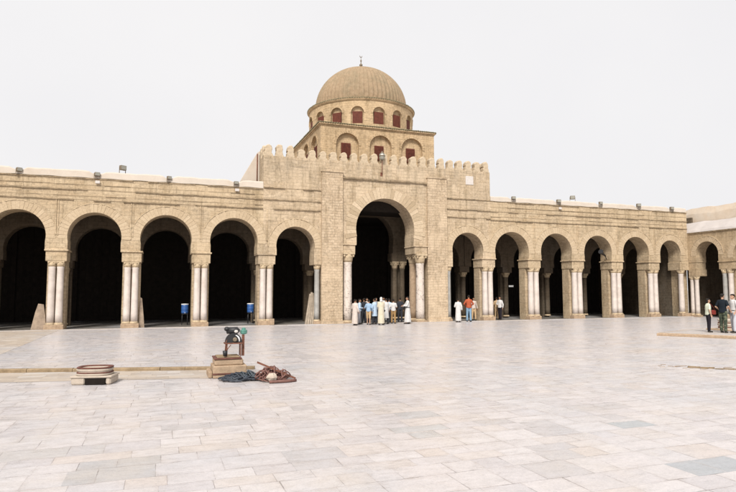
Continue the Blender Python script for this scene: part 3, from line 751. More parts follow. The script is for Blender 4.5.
part('drum_cornice', MB().lathe(DX, DY, [(DR - 0.1, 15.88), (DR + 0.05, 15.90), (DR + 0.11, 15.97), (DR + 0.14, 16.03), (DR + 0.06, 16.06), (3.6, 16.16)], 64, smooth=False), M['tower'], tw)
c = MB()
for i in range(150):
    a = 2 * PI * i / 150; c.ell((DX + (DR + 0.10) * math.cos(a), DY + (DR + 0.10) * math.sin(a), 16.07 + random.uniform(-0.01, 0.012)), (0.085, 0.085, 0.05), 6, 4)
c.lathe(DX, DY, [(DR + 0.13, 16.03), (DR + 0.15, 16.06), (DR + 0.02, 16.08)], 64, cap=False)
part('tile_edge', c, M['tile'], tw)
RD = 3.56
prof = [(RD * 1.0, 16.12), (RD, 16.4)] + [(RD * math.cos(t), 16.4 + 3.34 * math.sin(t)) for t in [i * PI / 2 / 22 for i in range(1, 22)]] + [(0.12, 19.745)]
dm = MB().lathe(DX, DY, prof, 64 * 6, mod=lambda a, z: 1 - 0.016 + 0.028 * abs(math.cos(32 * a)) if z > 16.3 else 1.0, smooth=True)
dome = part('dome', dm, M['dome'], tw)
part('finial', MB().lathe(DX, DY, [(0.16, 19.71), (0.17, 19.81), (0.07, 19.89), (0.06, 19.97), (0.13, 20.07), (0.13, 20.15), (0.05, 20.23), (0.03, 20.37), (0.07, 20.45), (0.06, 20.51), (0.02, 20.57), (0.015, 20.81)], 12)
     .tube([(DX - 0.09, DY, 20.91), (DX - 0.10, DY, 20.83), (DX - 0.05, DY, 20.76), (DX + 0.03, DY, 20.75), (DX + 0.09, DY, 20.81), (DX + 0.1, DY, 20.91)], [0.008, 0.02, 0.028, 0.028, 0.02, 0.008], 6), M['lampmetal'], dome)

# whitewashed sloping flank behind the coping, left of the porch
wd = thing('sloping_buttress', (5.0, 38, 8.55), 'whitewashed sloping buttress leaning on the left flank of the crenellated porch', 'buttress')
part('wedge', MB().prism([(4.35, 8.56), (5.935, 8.56), (5.935, 11.25), (5.82, 11.22)], 1.3, y=37.6), M['plaster'], wd)
part('drain_pipe', MB().tube([(5.78, 37.56, 8.8), (5.78, 37.56, 11.1)], 0.035), M['rust'], wd)

# ================================================================== lamps on the parapet
def floodlight(X, Z, label, pole=0.0, rz=0.0, s=1.0):
    s *= 0.82; Z -= 0.05 if pole == 0 else 0; rz += random.uniform(-0.4, 0.4)
    t = thing('floodlight', (X, YF + (-0.05 if pole == 0 else 0.3), Z), label, 'floodlight', 'floodlights along the parapets', rz)
    h = MB().bbox(-0.17 * s, 0.17 * s, -0.16 * s, 0.06 * s, 0.02 + pole, 0.28 * s + pole, 0.015); h.xf(Matrix.Rotation(0.0, 4, 'X'))
    for k in range(5): h.box(-0.14 * s, 0.14 * s, 0.06 * s, 0.10 * s, 0.05 + pole + k * 0.045 * s, 0.065 + pole + k * 0.045 * s)
    hs = part('housing', h, M['lampmetal'], t, world=False)
    part('glass', MB().box(-0.145 * s, 0.145 * s, -0.172 * s, -0.162 * s, 0.04 + pole, 0.26 * s + pole), M['glass'], hs, world=False)
    b = MB().box(-0.20 * s, -0.175 * s, -0.04, 0.0, -0.12, 0.18 + pole); b.box(0.175 * s, 0.20 * s, -0.04, 0.0, -0.12, 0.18 + pole); b.box(-0.20 * s, 0.20 * s, -0.04, 0.0, -0.145, -0.122)
    part('bracket', b, M['lampmetal'], t, world=False)
    return t
FL = [(-7.45, 8.72, 'floodlight on the coping at the left margin, above the arch with the leaning slab', 0, 0.3, 1.0),
      (-3.55, 8.72, 'floodlight in a dip of the pale coping above the second arch from the left', 0, 0.2, 1.0),
      (0.34, 8.78, 'floodlight in the coping dip above the arch with the left blue water barrel', 0, 0.1, 0.9),
      (4.26, 8.72, 'floodlight in the coping above the arch just left of the narrow arch beside the porch', 0, 0.2, 0.9),
      (24.22, 8.84, 'floodlight on the right coping nearest to the crenellated porch', 0, -0.4, 1.0),
      (28.19, 8.80, 'floodlight standing in the coping just below the raised one right of the porch', 0, -0.5, 1.1),
      (32.13, 8.86, 'floodlight on the coping above the arch with the black loudspeaker', 0, -0.4, 1.0),
      (35.91, 8.86, 'floodlight on the right coping, second from the far corner', 0, -0.5, 1.15),
      (39.36, 8.78, 'floodlight on the coping nearest the far right corner', 0, -0.4, 1.1)]
for X, Z, lb, p_, rz, s in FL:
    floodlight(X, Z, lb, p_, rz, s)
    if X in (-3.55, 4.26, 28.19): pass
floodlight(-2.25, 9.05, 'tall floodlight raised above the coping left of the porch, against the sky', 0.12, 0.5, 1.25)
floodlight(29.78, 9.0, 'tilted floodlight raised on a stalk above the right coping, against the sky', 0.14, -0.6, 1.25)
for X, lb in ((-3.5, 'small white junction box fixed under the lamp of the second arch from the left'), (4.32, 'small white junction box fixed under the lamp left of the porch'), (28.3, 'small white junction box fixed under the lamp right of the porch')):
    tag(part('junction_box', MB().bbox(X - 0.12, X + 0.12, YF - 0.14, YF - 0.062, 8.26, 8.42, 0.01), M['plaque']), lb, 'junction box', 'junction boxes under the lamps')
# lantern on the porch parapet
lt = thing('lantern', (13.88, YF - 0.12, 9.9), 'grey glass lantern on a bracket in front of the porch merlons', 'lantern')
part('bracket', MB().tube([(13.88, YF + 0.05, 9.95), (13.88, YF - 0.12, 10.1), (13.88, YF - 0.14, 10.93)], 0.024).bbox(13.80, 13.96, YF - 0.02, YF + 0.03, 9.85, 10.1, 0.01), M['rust'], lt)
part('lamp_shade', MB().lathe(13.88, YF - 0.14, [(0.07, 10.93), (0.17, 11.0), (0.21, 11.2), (0.18, 11.34), (0.09, 11.40), (0.07, 11.46), (0.03, 11.5)], 8, smooth=False), M['glass'], lt)
part('frame', MB().lathe(13.88, YF - 0.14, [(0.222, 11.18), (0.227, 11.21), (0.222, 11.24)], 8, smooth=False, cap=False).lathe(13.88, YF - 0.14, [(0.17, 11.36), (0.10, 11.43), (0.03, 11.52), (0.01, 11.56)], 8), M['lampmetal'], lt)
# loudspeaker inside an arch and a small white lamp
sp = thing('loudspeaker', (32.55, YF + 0.3, 4.8), 'black horn loudspeaker jutting from the jamb of an arch right of the porch', 'loudspeaker')
part('horn', MB().tube([(32.95, 36.5, 4.86), (32.6, 36.35, 4.98), (32.3, 36.2, 5.12), (32.2, 36.15, 5.17)], [0.06, 0.09, 0.15, 0.2], 10), M['black'], sp)
part('bracket', MB().tube([(33.1, 36.55, 4.6), (32.9, 36.48, 4.85)], 0.03), M['black'], sp)
tl = tag(part('tube_lamp', MB().bbox(26.0, 26.42, 39.44, 39.50, 2.42, 2.56, 0.01), M['whitep']), 'small white tube lamp on an inner pillar, in the second arch right of the porch', 'lamp')

# ================================================================== ground
g = 3000
struct('ground', MB().add([(-g, -g, -0.02), (g, -g, -0.02), (g, g, -0.02), (-g, g, -0.02)], [(0, 1, 2, 3)]), M['oldpaving'])
struct('pavement', MB().add([(-60, -30, -0.004), (47.4, -30, -0.004), (47.4, 47, -0.004), (-60, 47, -0.004)], [(0, 1, 2, 3)]), M['paving'])
# older brown paving in the left corner, laid in front of the first arches
struct('path', MB().add([(-40, 36.0, 0.0), (-5.15, 36.0, 0.0), (-5.05, 22.5, 0.0), (-6.0, 18.7, 0.0), (-40, 27.2, 0.0)], [(0, 1, 2, 3, 4)]), M['oldpaving'])
struct('threshold', MB().bbox(-17, 41.5, YF - 0.34, YF + 0.0, -0.03, 0.035, 0.01), M['step'])
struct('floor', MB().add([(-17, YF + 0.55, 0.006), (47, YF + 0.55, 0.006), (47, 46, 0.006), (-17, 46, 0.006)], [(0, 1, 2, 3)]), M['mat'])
# kerb running past the wellheads with a band of old stone in front of it
kd = Vector((1.34 + 3.92, 16.52 - 17.83)).normalized(); kn = Vector((-kd.y, kd.x))
KA = Vector((-3.92, 17.83)) - kd * 14; KL = 14 + 5.42 + 1.2
kb = MB(); x = 0
while x < KL:
    L = random.uniform(0.6, 1.3); L = min(L, KL - x); p0 = KA + kd * (x + 0.005); p1 = KA + kd * (x + L - 0.005)
    h = 0.085 + random.uniform(-0.008, 0.008); o = random.uniform(-0.012, 0.012)
    A = p0 + kn * o; B = p1 + kn * o; Cc = B + kn * 0.15; D = A + kn * 0.15
    v = [(A.x, A.y, 0), (B.x, B.y, 0), (Cc.x, Cc.y, 0), (D.x, D.y, 0), (A.x, A.y, h - .02), (B.x, B.y, h - .02), (Cc.x, Cc.y, h), (D.x, D.y, h)]
    e0 = A + kn * 0.02; e1 = B + kn * 0.02; v += [(e0.x, e0.y, h), (e1.x, e1.y, h)]
    kb.add(v, [(0, 1, 5, 4), (4, 5, 9, 8), (8, 9, 6, 7), (3, 2, 6, 7), (0, 4, 8, 7, 3), (1, 5, 9, 6, 2)]); x += L
struct('kerb', kb, M['kerbtan'])
b0 = KA; b1 = KA + kd * (KL - 0.5); b2 = b1 - kn * 1.5; b3 = b0 - kn * 2.2
struct('path', MB().add([(p.x, p.y, 0.0) for p in (b3, b2, b1, b0)], [(0, 1, 2, 3)]), M['oldpaving'])

# ================================================================== wellhead with a mouth (left)
wl = thing('wellhead', (-1.40, 15.35, 0), 'whitewashed wellhead with red-brown rims and a dark square mouth in its base', 'wellhead', 'wellheads in the courtyard')
b = MB(); ax, ay = -1.38, 15.15; aw = 0.44; ad = 0.30
b.bbox(ax - aw, ax - 0.13, ay - ad, ay + ad, 0.0, 0.165, 0.03); b.bbox(ax + 0.32, ax + aw, ay - ad, ay + ad, 0.0, 0.165, 0.03)
b.box(ax - 0.14, ax + 0.33, ay - ad + 0.25, ay + ad - 0.02, 0.0, 0.16); b.bbox(ax - aw - .02, ax + aw + .02, ay - ad - .02, ay + ad + .02, 0.157, 0.20, 0.015)
part('base', b, M['whitestone'], wl)
part('mouth', MB().box(ax - 0.125, ax + 0.315, ay - ad - 0.012, ay - ad + 0.24, 0.004, 0.155), M['darkhole'], wl)
sq = lambda a, z: 1 / (abs(math.cos(a)) ** 3 + abs(math.sin(a)) ** 3) ** (1 / 3)
K = 0.74; hh = lambda z: 0.201 + (z - 0.285) * 0.72
part('collar', MB().lathe(ax, ay, [(r_ * K, hh(z_)) for r_, z_ in [(0.50, 0.285), (0.535, 0.31), (0.52, 0.34), (0.485, 0.37), (0.49, 0.42), (0.53, 0.455), (0.52, 0.49), (0.44, 0.505), (0.39, 0.49), (0.37, 0.36), (0.37, 0.29)]], 40, mod=sq, sy=0.8, cap=False), M['whitestone'], wl)
for z in (0.352, 0.505):
    part('rim', MB().lathe(ax, ay, [(r_ * K, hh(z + d_)) for r_, d_ in ((0.51, 0), (0.53, 0.015), (0.51, 0.04), (0.43, 0.04), (0.42, 0))], 40, mod=sq, sy=0.8, cap=False), M['redrim'], wl)
RW = (ax, ay)
part('shaft', MB().lathe(ax, ay, [(0.372 * K, hh(0.29)), (0.372 * K, hh(0.40))], 24, mod=sq, sy=0.8), M['darkhole'], wl)

for ch in [k for k in bpy.data.objects if k.parent == wl]: ch.matrix_parent_inverse = Matrix.Rotation(R(-13), 4, 'Z') @ Matrix.Translation((-ax, -ay, 0))
wl.location = (ax, ay, 0)

# ================================================================== wellhead with the pump
w2 = thing('wellhead', (1.68, 15.2, 0), 'tan stone block wellhead carrying the black pump, with hoses heaped beside it', 'wellhead', 'wellheads in the courtyard')
bx, by = 1.68, 15.25
part('base', MB().bbox(bx - 0.40, bx + 0.42, by - 0.40, by + 0.40, 0, 0.30, 0.02).bbox(bx - 0.50, bx - 0.405, by - 0.30, by + 0.42, 0, 0.16, 0.02), M['wellstone'], w2)
part('rim', MB().bbox(bx - 0.415, bx + 0.40, by - 0.415, by - 0.402, 0.085, 0.125, 0.005), M['redrim'], w2)
part('collar', MB().bbox(bx - 0.36, bx + 0.34, by - 0.34, by + 0.34, 0.30, 0.45, 0.03), M['wellstone'], w2)
part('rim', MB().bbox(bx - 0.375, bx + 0.30, by - 0.36, by + 0.35, 0.45, 0.485, 0.01), M['redrim'], w2)
part('lid', MB().bbox(bx - 0.3, bx + 0.26, by - 0.3, by + 0.3, 0.486, 0.51, 0.01), M['kerbtan'], w2)
pu = thing('water_pump', (1.78, 15.25, 0.51), 'black belt pump with turquoise cap and rust-brown post standing on the tan wellhead', 'pump')
px, py = 1.76, 15.1
fr = MB()
for x in (px - 0.14, px + 0.20): fr.box(x - 0.012, x + 0.012, py - 0.12, py - 0.09, 0.51, 0.82); fr.box(x - 0.012, x + 0.012, py + 0.12, py + 0.15, 0.51, 0.82)
fr.box(px - 0.20, px + 0.24, py - 0.14, py + 0.18, 0.82, 0.85)
part('frame', fr, M['rust'], pu)
half = [(0.21 * math.cos(PI * i / 14), 0.24 * math.sin(PI * i / 14)) for i in range(15)]
part('belt_guard', MB().prism([(px + 0.02 + x, 0.85 + z) for x, z in half], 0.10, y=py - 0.10), M['black'], pu)
part('belt', MB().tube([(px + 0.03 + 0.13 * math.cos(t), py - 0.12, 0.90 + 0.14 * math.sin(t)) for t in [-0.2 + 1.5 * i / 10 for i in range(11)]], [0.008 + 0.014 * math.sin(PI * i / 10) for i in range(11)], 6), M['whitep'], pu)  # white crescent standing in for a highlight on the black guard
part('flywheel', MB().lathe(0, 0, [(0.03, -0.02), (0.055, -0.02), (0.055, 0.02), (0.03, 0.02)], 16).xf(Matrix.Translation((px + 0.05, py - 0.125, 0.93)) @ Matrix.Rotation(PI / 2, 4, 'X')), M['lampmetal'], pu)
part('motor', MB().lathe(0, 0, [(0.05, -0.17), (0.085, -0.16), (0.09, 0.1), (0.06, 0.13), (0.03, 0.16)], 14).xf(Matrix.Translation((px + 0.02, py, 1.15)) @ Matrix.Rotation(PI / 2, 4, 'Y') @ Matrix.Rotation(0.3, 4, 'X')).ell((px - 0.14, py, 1.19), (0.07, 0.07, 0.06)), M['black'], pu)
part('hub', MB().ell((px + 0.08, py - 0.1, 1.13), (0.05, 0.03, 0.04)), M['plaque'], pu)
part('cap', MB().lathe(px + 0.28, py, [(0.05, 1.05), (0.085, 1.07), (0.09, 1.15), (0.05, 1.17), (0.05, 1.2), (0.03, 1.215)], 8, smooth=False), M['green'], pu)
part('post', MB().box(px + 0.24, px + 0.30, py - 0.03, py + 0.03, 0.30 + 0.21, 1.04), M['rust'], pu)
part('bucket', MB().lathe(px - 0.19, py - 0.14, [(0.045, 0.53), (0.06, 0.66), (0.055, 0.66), (0.0, 0.64)], 12), M['black'], pu)
part('chain', MB().tube([(px - 0.19, py - 0.14, 0.66), (px - 0.17, py - 0.10, 0.86), (px - 0.12, py - 0.08, 1.0)], 0.012, 6).tube([(px - 0.16, py - 0.14, 0.66), (px - 0.05, py - 0.12, 0.8)], 0.01, 6), M['rust'], pu)
# heaps of hose
def tangle(n, cx, cy, rx, ry, hz, rad, seed, loops=1.6):
    rn = random.Random(seed); mb = MB()
    for _ in range(n):
        pts = []; a = rn.uniform(0, 6); ox = cx + rn.uniform(-1, 1) * rx * 0.55; oy = cy + rn.uniform(-1, 1) * ry * 0.45
        r1 = rn.uniform(0.25, 0.5) * rx; r2 = rn.uniform(0.3, 0.6) * ry; rot = rn.uniform(-0.5, 0.5); zz = rn.uniform(0.2, 1) * hz
        m = int(18 * loops)
        for i in range(m):
            t = a + 2 * PI * loops * i / m; dx = r1 * math.cos(t) * (1 + 0.2 * math.sin(3 * t)); dy = r2 * math.sin(t)
            X = ox + dx * math.cos(rot) - dy * math.sin(rot); Y = oy + dx * math.sin(rot) + dy * math.cos(rot)
            e = max(0, 1 - ((X - cx) / rx / 1.15) ** 2 - ((Y - cy) / ry / 1.15) ** 2)
            pts.append((X, Y, rad + (zz * e) * (0.7 + 0.3 * math.sin(2.3 * t))))
        mb.tube(pts, rad, 7)
    return mb
tag(part('hose', tangle(16, 1.93, 14.42, 0.62, 0.36, 0.17, 0.017, 3), M['hosedark']), 'blue-black hose heaped at the foot of the tan wellhead', 'hose', 'hoses heaped by the pump')
tag(part('hose', tangle(7, 2.0, 14.38, 0.55, 0.30, 0.22, 0.014, 8), M['hosegrey']), 'grey-blue thin hose tangled over the blue-black heap', 'hose', 'hoses heaped by the pump')
tag(part('hose', tangle(26, 2.62, 14.15, 0.50, 0.46, 0.34, 0.015, 5, 1.3), M['hosered']), 'rusty red hose piled high at the right end of the heap', 'hose', 'hoses heaped by the pump')
tag(part('pipe', MB().tube([(2.45, 13.66, 0.035), (2.8, 13.62, 0.04), (3.1, 13.72, 0.035)], 0.034, 10), M['hosered']), 'rusty pipe on the paving in front of the red hose pile', 'pipe')
st = MB().ell((0, 0, 0), (0.13, 0.10, 0.10), 9, 6)
for i, v in enumerate(st.v): q = 1 + random.uniform(-0.15, 0.15); st.v[i] = (2.54 + v[0] * q, 13.80 + v[1] * q, 0.12 + v[2] * q)
st.sm = [False] * len(st.sm)
tag(part('stone', st, M['whitestone']), 'white rough stone holding down the red hose pile', 'stone')
tag(part('plank', MB().box(-0.5, 0.5, -0.03, 0.03, -0.02, 0.02).xf(Matrix.Translation((2.68, 14.0, 0.25)) @ Matrix.Rotation(R(-8), 4, 'Z') @ Matrix.Rotation(R(24), 4, 'Y')), M['rust']), 'narrow rust-brown bar sloping down across the red hose pile', 'bar')

# ================================================================== platform and third wellhead (right)
pf = thing('platform', (25, 21.3, 0), 'low tan stone platform under the three standing tourists', 'platform')
pp = [(22.35, 21.55), (23.35, 20.05), (24.1, 18.85), (26.1, 16.2), (31.0, 19.6), (28.4, 23.6), (25.2, 22.7)]
m = MB(); n = len(pp)
cen = Vector((26, 20.3))
v = []
for zz, sc in ((0, 1.0), (0.10, 1.0), (0.13, 0.985)):
    for a in pp: q = cen + (Vector(a) - cen) * sc; v.append((q.x, q.y, zz))
m.add(v, [(i + k * n, (i + 1) % n + k * n, (i + 1) % n + (k + 1) * n, i + (k + 1) * n) for k in range(2) for i in range(n)] + [tuple(range(2 * n, 3 * n))])
part('kerb_edge', m, M['wellstone'], pf)
v = []
for zz in (0.131, 0.137):
    for a in pp: q = cen + (Vector(a) - cen) * 0.94; v.append((q.x, q.y, zz))
part('top', MB().add(v, [(i, (i + 1) % n, (i + 1) % n + n, i + n) for i in range(n)] + [tuple(range(n, 2 * n))]), M['step'], pf)
w3 = thing('wellhead', (27.1, 21.7, 0.13), 'pale round wellhead with banded rims on the low platform behind the tourists', 'wellhead', 'wellheads in the courtyard')
part('collar', MB().lathe(27.1, 21.7, [(0.40, 0.137), (0.42, 0.2), (0.36, 0.26), (0.35, 0.34), (0.4, 0.4), (0.4, 0.46), (0.34, 0.5), (0.34, 0.58), (0.40, 0.64), (0.38, 0.7), (0.28, 0.7), (0.26, 0.5), (0.26, 0.3)], 32, cap=False), M['whitestone'], w3)
for z in (0.265, 0.49): part('rim', MB().lathe(27.1, 21.7, [(0.375, z), (0.385, z + 0.02), (0.375, z + 0.05), (0.34, z + 0.05), (0.34, z)], 32, cap=False), M['rust'], w3)
part('base', MB().bbox(26.5, 27.9, 21.1, 22.4, 0.132, 0.2, 0.02), M['wellstone'], w3)

# broken stones around the sunken drain (right)
dn = thing('drain', (14.6, 11.9, 0), 'broken rim of brown stones around a sunken drain in the paving at right', 'drain')
rk = MB(); rn = random.Random(5)
A = Vector((14.0, 12.45)); B = Vector((16.2, 10.2)); u = (B - A).normalized(); nn = Vector((-u.y, u.x)); x = 0
while x < (B - A).length:
    L = rn.uniform(0.10, 0.28); p = A + u * x + nn * rn.uniform(-0.04, 0.04); hh = rn.uniform(0.015, 0.04)
    bb = MB().box(0, L * 0.93, -rn.uniform(0.03, 0.06), rn.uniform(0.03, 0.06), -0.004, hh, 0.008)
    bb.xf(Matrix.Translation((p.x, p.y, 0)) @ Matrix.Rotation(math.atan2(u.y, u.x) + rn.uniform(-0.15, 0.15), 4, 'Z')); rk.add(bb.v, bb.f); x += L
part('rim', rk, M['kerbtan'], dn)
rk = MB()
for _ in range(26):
    a = rn.uniform(0, 1); px_, py_ = 13.4 + a * 1.9 + rn.uniform(-0.4, 0.2), 13.0 - a * 1.6 + rn.uniform(-0.25, 0.45)
    bb = MB().box(-rn.uniform(0.03, 0.14), rn.uniform(0.03, 0.14), -0.012, 0.012, -0.003, 0.008, 0.003)
    bb.xf(Matrix.Translation((px_, py_, 0)) @ Matrix.Rotation(rn.uniform(-0.5, 0.3), 4, 'Z')); rk.add(bb.v, bb.f)
part('crack', rk, M['slab'], dn)

# ================================================================== things leaning in the arches
def lean_slab(pts, th, y, tilt, label, mat, name='stone_slab', cat='stone slab', group=None):
    mb = MB().prism(pts, th, y=0); n = len(pts)
    zmin = min(p[1] for p in pts)
    mb.xf(Matrix.Translation((0, y, zmin)) @ Matrix.Rotation(tilt, 4, 'X') @ Matrix.Translation((0, 0, -zmin)))
    return tag(part(name, mb, mat, bevel=0.01), label, cat, group)
lean_slab([(-6.62, 0.02), (-5.86, 0.02), (-5.93, 0.75), (-6.05, 1.42), (-6.32, 1.46), (-6.44, 1.0)], 0.10, 36.25, -0.12, 'grey-brown trapezoid stone slab leaning by the first column pair from the left', M['slab'], group='stone slabs leaning in arches')
lean_slab([(-1.12, 0.02), (-0.80, 0.02), (-0.86, 0.7), (-0.97, 1.72), (-1.10, 1.82)], 0.08, 36.3, -0.1, 'narrow tan stone slab leaning behind the second column pair from the left', M['slab'], group='stone slabs leaning in arches')
tag(part('stone_block', MB().bbox(6.42, 6.70, 35.80, 36.02, 0.036, 0.42, 0.03), M['wellstone']), 'small tan stone block at the foot of the columns beside the narrow arch', 'stone block')
for i, (xb_, xt, z, lb) in enumerate([(8.72, 9.10, 1.95, 'short pale board, leftmost of those leaning on the grey column'), (8.88, 9.20, 2.05, 'pale board leaning on the grey column, second from the left'), (9.04, 9.28, 2.0, 'pale board leaning on the grey column, second from the right'), (9.19, 9.36, 1.85, 'upright pale board standing closest to the grey column')]):
    d = 0.06; y = 36.25 + i * 0.035
    mb = MB(); v = [(xb_ - d, y - 0.25, 0.02), (xb_ + d, y - 0.25, 0.02), (xt + d, y + 0.1, z), (xt - d, y + 0.1, z)]
    v += [(a, b_ + 0.03, c_) for a, b_, c_ in v]
    mb.add(v, [(0, 1, 2, 3), (7, 6, 5, 4), (0, 4, 5, 1), (1, 5, 6, 2), (2, 6, 7, 3), (3, 7, 4, 0)])
    tag(part('board', mb, M['plank']), lb, 'board', 'boards leaning on the grey column')
def barrel(X, label):
    t = thing('water_barrel', (X, 38.5, 0), label, 'water barrel', 'blue water barrels in the arches')
    part('barrel', MB().lathe(X, 38.5, [(0.19, 0.72), (0.215, 0.76), (0.22, 0.85), (0.21, 0.87), (0.22, 0.9), (0.22, 1.1), (0.21, 1.12), (0.22, 1.15), (0.215, 1.27)], 20), M['bluep'], t)
    part('lid', MB().lathe(X, 38.5, [(0.225, 1.271), (0.23, 1.29), (0.22, 1.325), (0.06, 1.335)], 20), M['whitep'], t)
    part('tap', MB().tube([(X, 38.3, 0.78), (X, 38.22, 0.78), (X, 38.2, 0.74)], 0.018, 6), M['whitep'], t)
    st = MB().box(X - 0.2, X + 0.2, 38.3, 38.7, 0.68, 0.718)
    for dx in (-0.17, 0.17):
        for dy in (-0.17, 0.17): st.tube([(X + dx, 38.5 + dy, 0), (X + dx * 0.9, 38.5 + dy * 0.9, 0.68)], 0.02, 6)
    part('stand', st, M['black'], t)
barrel(1.51, 'blue water barrel with white lid on a stand in the arch nearer the left margin')
barrel(5.62, 'blue water barrel with white lid on a stand, two arches left of the porch arch')

# ================================================================== people
SKIN = {}
def cloth(name, c, rough=0.9):
    if name not in SKIN: SKIN[name] = plain(name, c, rough, 0.12, 9, 0.25, 0.15)
    return SKIN[name]
skin_b = cloth('brown_skin', (0.30, 0.17, 0.11), 0.6); skin_l = cloth('tanned_skin', (0.42, 0.26, 0.18), 0.6)
hairm = cloth('black_hair', (0.015, 0.012, 0.010), 0.6); shoem = cloth('dark_shoe_leather', (0.03, 0.025, 0.02), 0.6)
def fuse(name, mb, mat, parent, voxel=0.012, smooth=3):
    me = mb.mesh(name); tmp = bpy.data.objects.new('tmp', me); COL.objects.link(tmp)
    r = tmp.modifiers.new('r', 'REMESH'); r.mode = 'VOXEL'; r.voxel_size = voxel; r.use_smooth_shade = True
    s = tmp.modifiers.new('s', 'SMOOTH'); s.factor = 0.5; s.iterations = smooth
    dg = bpy.context.evaluated_depsgraph_get(); dg.update()
    nm = bpy.data.meshes.new_from_object(tmp.evaluated_get(dg)); nm.name = name
    bpy.data.objects.remove(tmp); bpy.data.meshes.remove(me)
    nm.materials.clear(); nm.materials.append(mat); nm.polygons.foreach_set('use_smooth', [True] * len(nm.polygons))
    o = bpy.data.objects.new(name, nm); COL.objects.link(o); o.parent = parent; return o
def V(*a): return Vector(a)
def person(loc, face, h, label, top, bottom, skin=None, style='trousers', armL=None, armR=None, stride=0.05, lean=0.0, hair=True, hood=None, near=False, longhair=False, sleeves=0.5, headturn=0.0, tunic=0.0, belt=None, shoes=None, shirt_len=0.0, group=None, wide=1.0):
    """local front is -Y; face = world heading of the front in degrees"""
    skin = skin or skin_b
    root = thing('person', loc, label, 'person', group, R(face) + PI / 2)
    f = h / 1.75
    P = lambda x, y, z: V(x * f, (y - lean * max(0, z - 0.95)) * f, (z - 0.25 * abs(lean) * max(0, z - 0.95)) * f)
    r = lambda v: v * f
    hipL, hipR = P(0.09, 0, 0.92), P(-0.09, 0, 0.92)
    kL, kR = P(0.10, -stride * 0.6 - 0.01, 0.50), P(-0.10, stride * 0.4 - 0.01, 0.50)
    aL, aR = P(0.11, -stride, 0.09), P(-0.11, stride, 0.09)
    sL, sR = P(0.165, 0.0, 1.41), P(-0.165, 0, 1.41)
    armL = armL or ((0.25, 0.03, 1.14), (0.26, -0.06, 0.90)); armR = armR or ((-0.25, 0.03, 1.14), (-0.26, -0.06, 0.90))
    eL, wL = P(*armL[0]), P(*armL[1]); eR, wR = P(*armR[0]), P(*armR[1])
    hc = P(0, -0.015, 1.635)
    vox = 0.011 if near else 0.016
    b = MB()
    for hip, k, a, s in ((hipL, kL, aL, 1), (hipR, kR, aR, -1)):
        b.cap(hip, r(.082), k, r(.055)); b.cap(k, r(.054), a, r(.036)); b.ell(k.lerp(a, .28) + V(0, r(.012), 0), (r(.05), r(.055), r(.10)))
        b.cap(a + V(0, r(.01), -r(.05)), r(.036), a + V(0, -r(.13), -r(.062)), r(.026))
    b.ell(P(0, 0, .98), (r(.16), r(.115), r(.12))); b.ell(P(0, 0, 1.12), (r(.135), r(.10), r(.14))); b.ell(P(0, -.005, 1.29), (r(.165), r(.115), r(.17)))
    b.cap(sL, r(.058), sR, r(.058)); b.cap(P(0, .01, 1.42), r(.060), P(0, -.005, 1.54), r(.050))
    # head with face
    b.ell(hc + V(0, r(.012), r(.012)), (r(.073), r(.092), r(.098))); b.ell(hc + V(0, -r(.035), -r(.045)), (r(.052), r(.052), r(.068)))
    b.ell(hc + V(0, -r(.07), -r(.092)), (r(.026), r(.022), r(.020)))
    b.cap(hc + V(0, -r(.085), r(.012)), r(.010), hc + V(0, -r(.108), -r(.028)), r(.014), 8)
    b.cap(hc + V(-r(.04), -r(.078), r(.026)), r(.011), hc + V(r(.04), -r(.078), r(.026)), r(.011), 8)
    b.cap(hc + V(-r(.018), -r(.085), -r(.055)), r(.010), hc + V(r(.018), -r(.085), -r(.055)), r(.010), 8)
    for s in (1, -1): b.ell(hc + V(s * r(.076), r(.012), -r(.005)), (r(.012), r(.020), r(.032)))
    # arms and hands
    for sh, e, w_, s in ((sL, eL, wL, 1), (sR, eR, wR, -1)):
        b.cap(sh, r(.050), e, r(.040)); b.cap(e, r(.040), w_, r(.027))
        d = (w_ - e).normalized(); side = d.cross(V(0, -1, 0.25)).normalized()
        palm = w_ + d * r(.045); b.ell(palm, (r(.030), r(.034), r(.036))); b.cap(w_, r(.024), palm + d * r(.03), r(.026), 8)
        fw = V(0, -1, 0); fw = (fw - d * fw.dot(d)).normalized(); inn = d.cross(fw).normalized() * (-s)
        for i, L in enumerate((.060, .070, .065, .050)):
            o = palm + d * r(.032) + fw * r(.030 - .020 * i); k1 = o + d * r(L * .55) + inn * r(.006); k2 = k1 + d * r(L * .45) + inn * r(.02)
            b.cap(o, r(.0105), k1, r(.0095), 6); b.cap(k1, r(.0095), k2, r(.008), 6)
        o = palm + fw * r(.03); b.cap(o, r(.013), o + fw * r(.025) + d * r(.03), r(.011), 6); b.cap(o + fw * r(.025) + d * r(.03), r(.011), o + fw * r(.028) + d * r(.058), r(.009), 6)
    fuse('body', b, skin, root, vox, 2)
    if near:
        for s in (1, -1):
            part('eye', MB().ell(hc + V(s * r(.031), -r(.083), r(.008)), (r(.010), r(.006), r(.007)), 8, 6), hairm, root, world=False)
        part('mouth', MB().ell(hc + V(0, -r(.095), -r(.055)), (r(.022), r(.005), r(.006)), 8, 6), cloth('lip', (0.30, 0.10, 0.08)), root, world=False)
    # shoes
    for a in (aL, aR):
        sm = MB().cap(a + V(0, r(.025), -r(.048)), r(.042), a + V(0, -r(.15), -r(.06)), r(.032)); sm.ell(a + V(0, -r(.06), -r(.055)), (r(.045), r(.12), r(.034)))
        for i, v in enumerate(sm.v): sm.v[i] = (v[0], v[1], max(v[2], 0.002))
        fuse('shoe', sm, shoes or shoem, root, vox, 1)
    g = .018
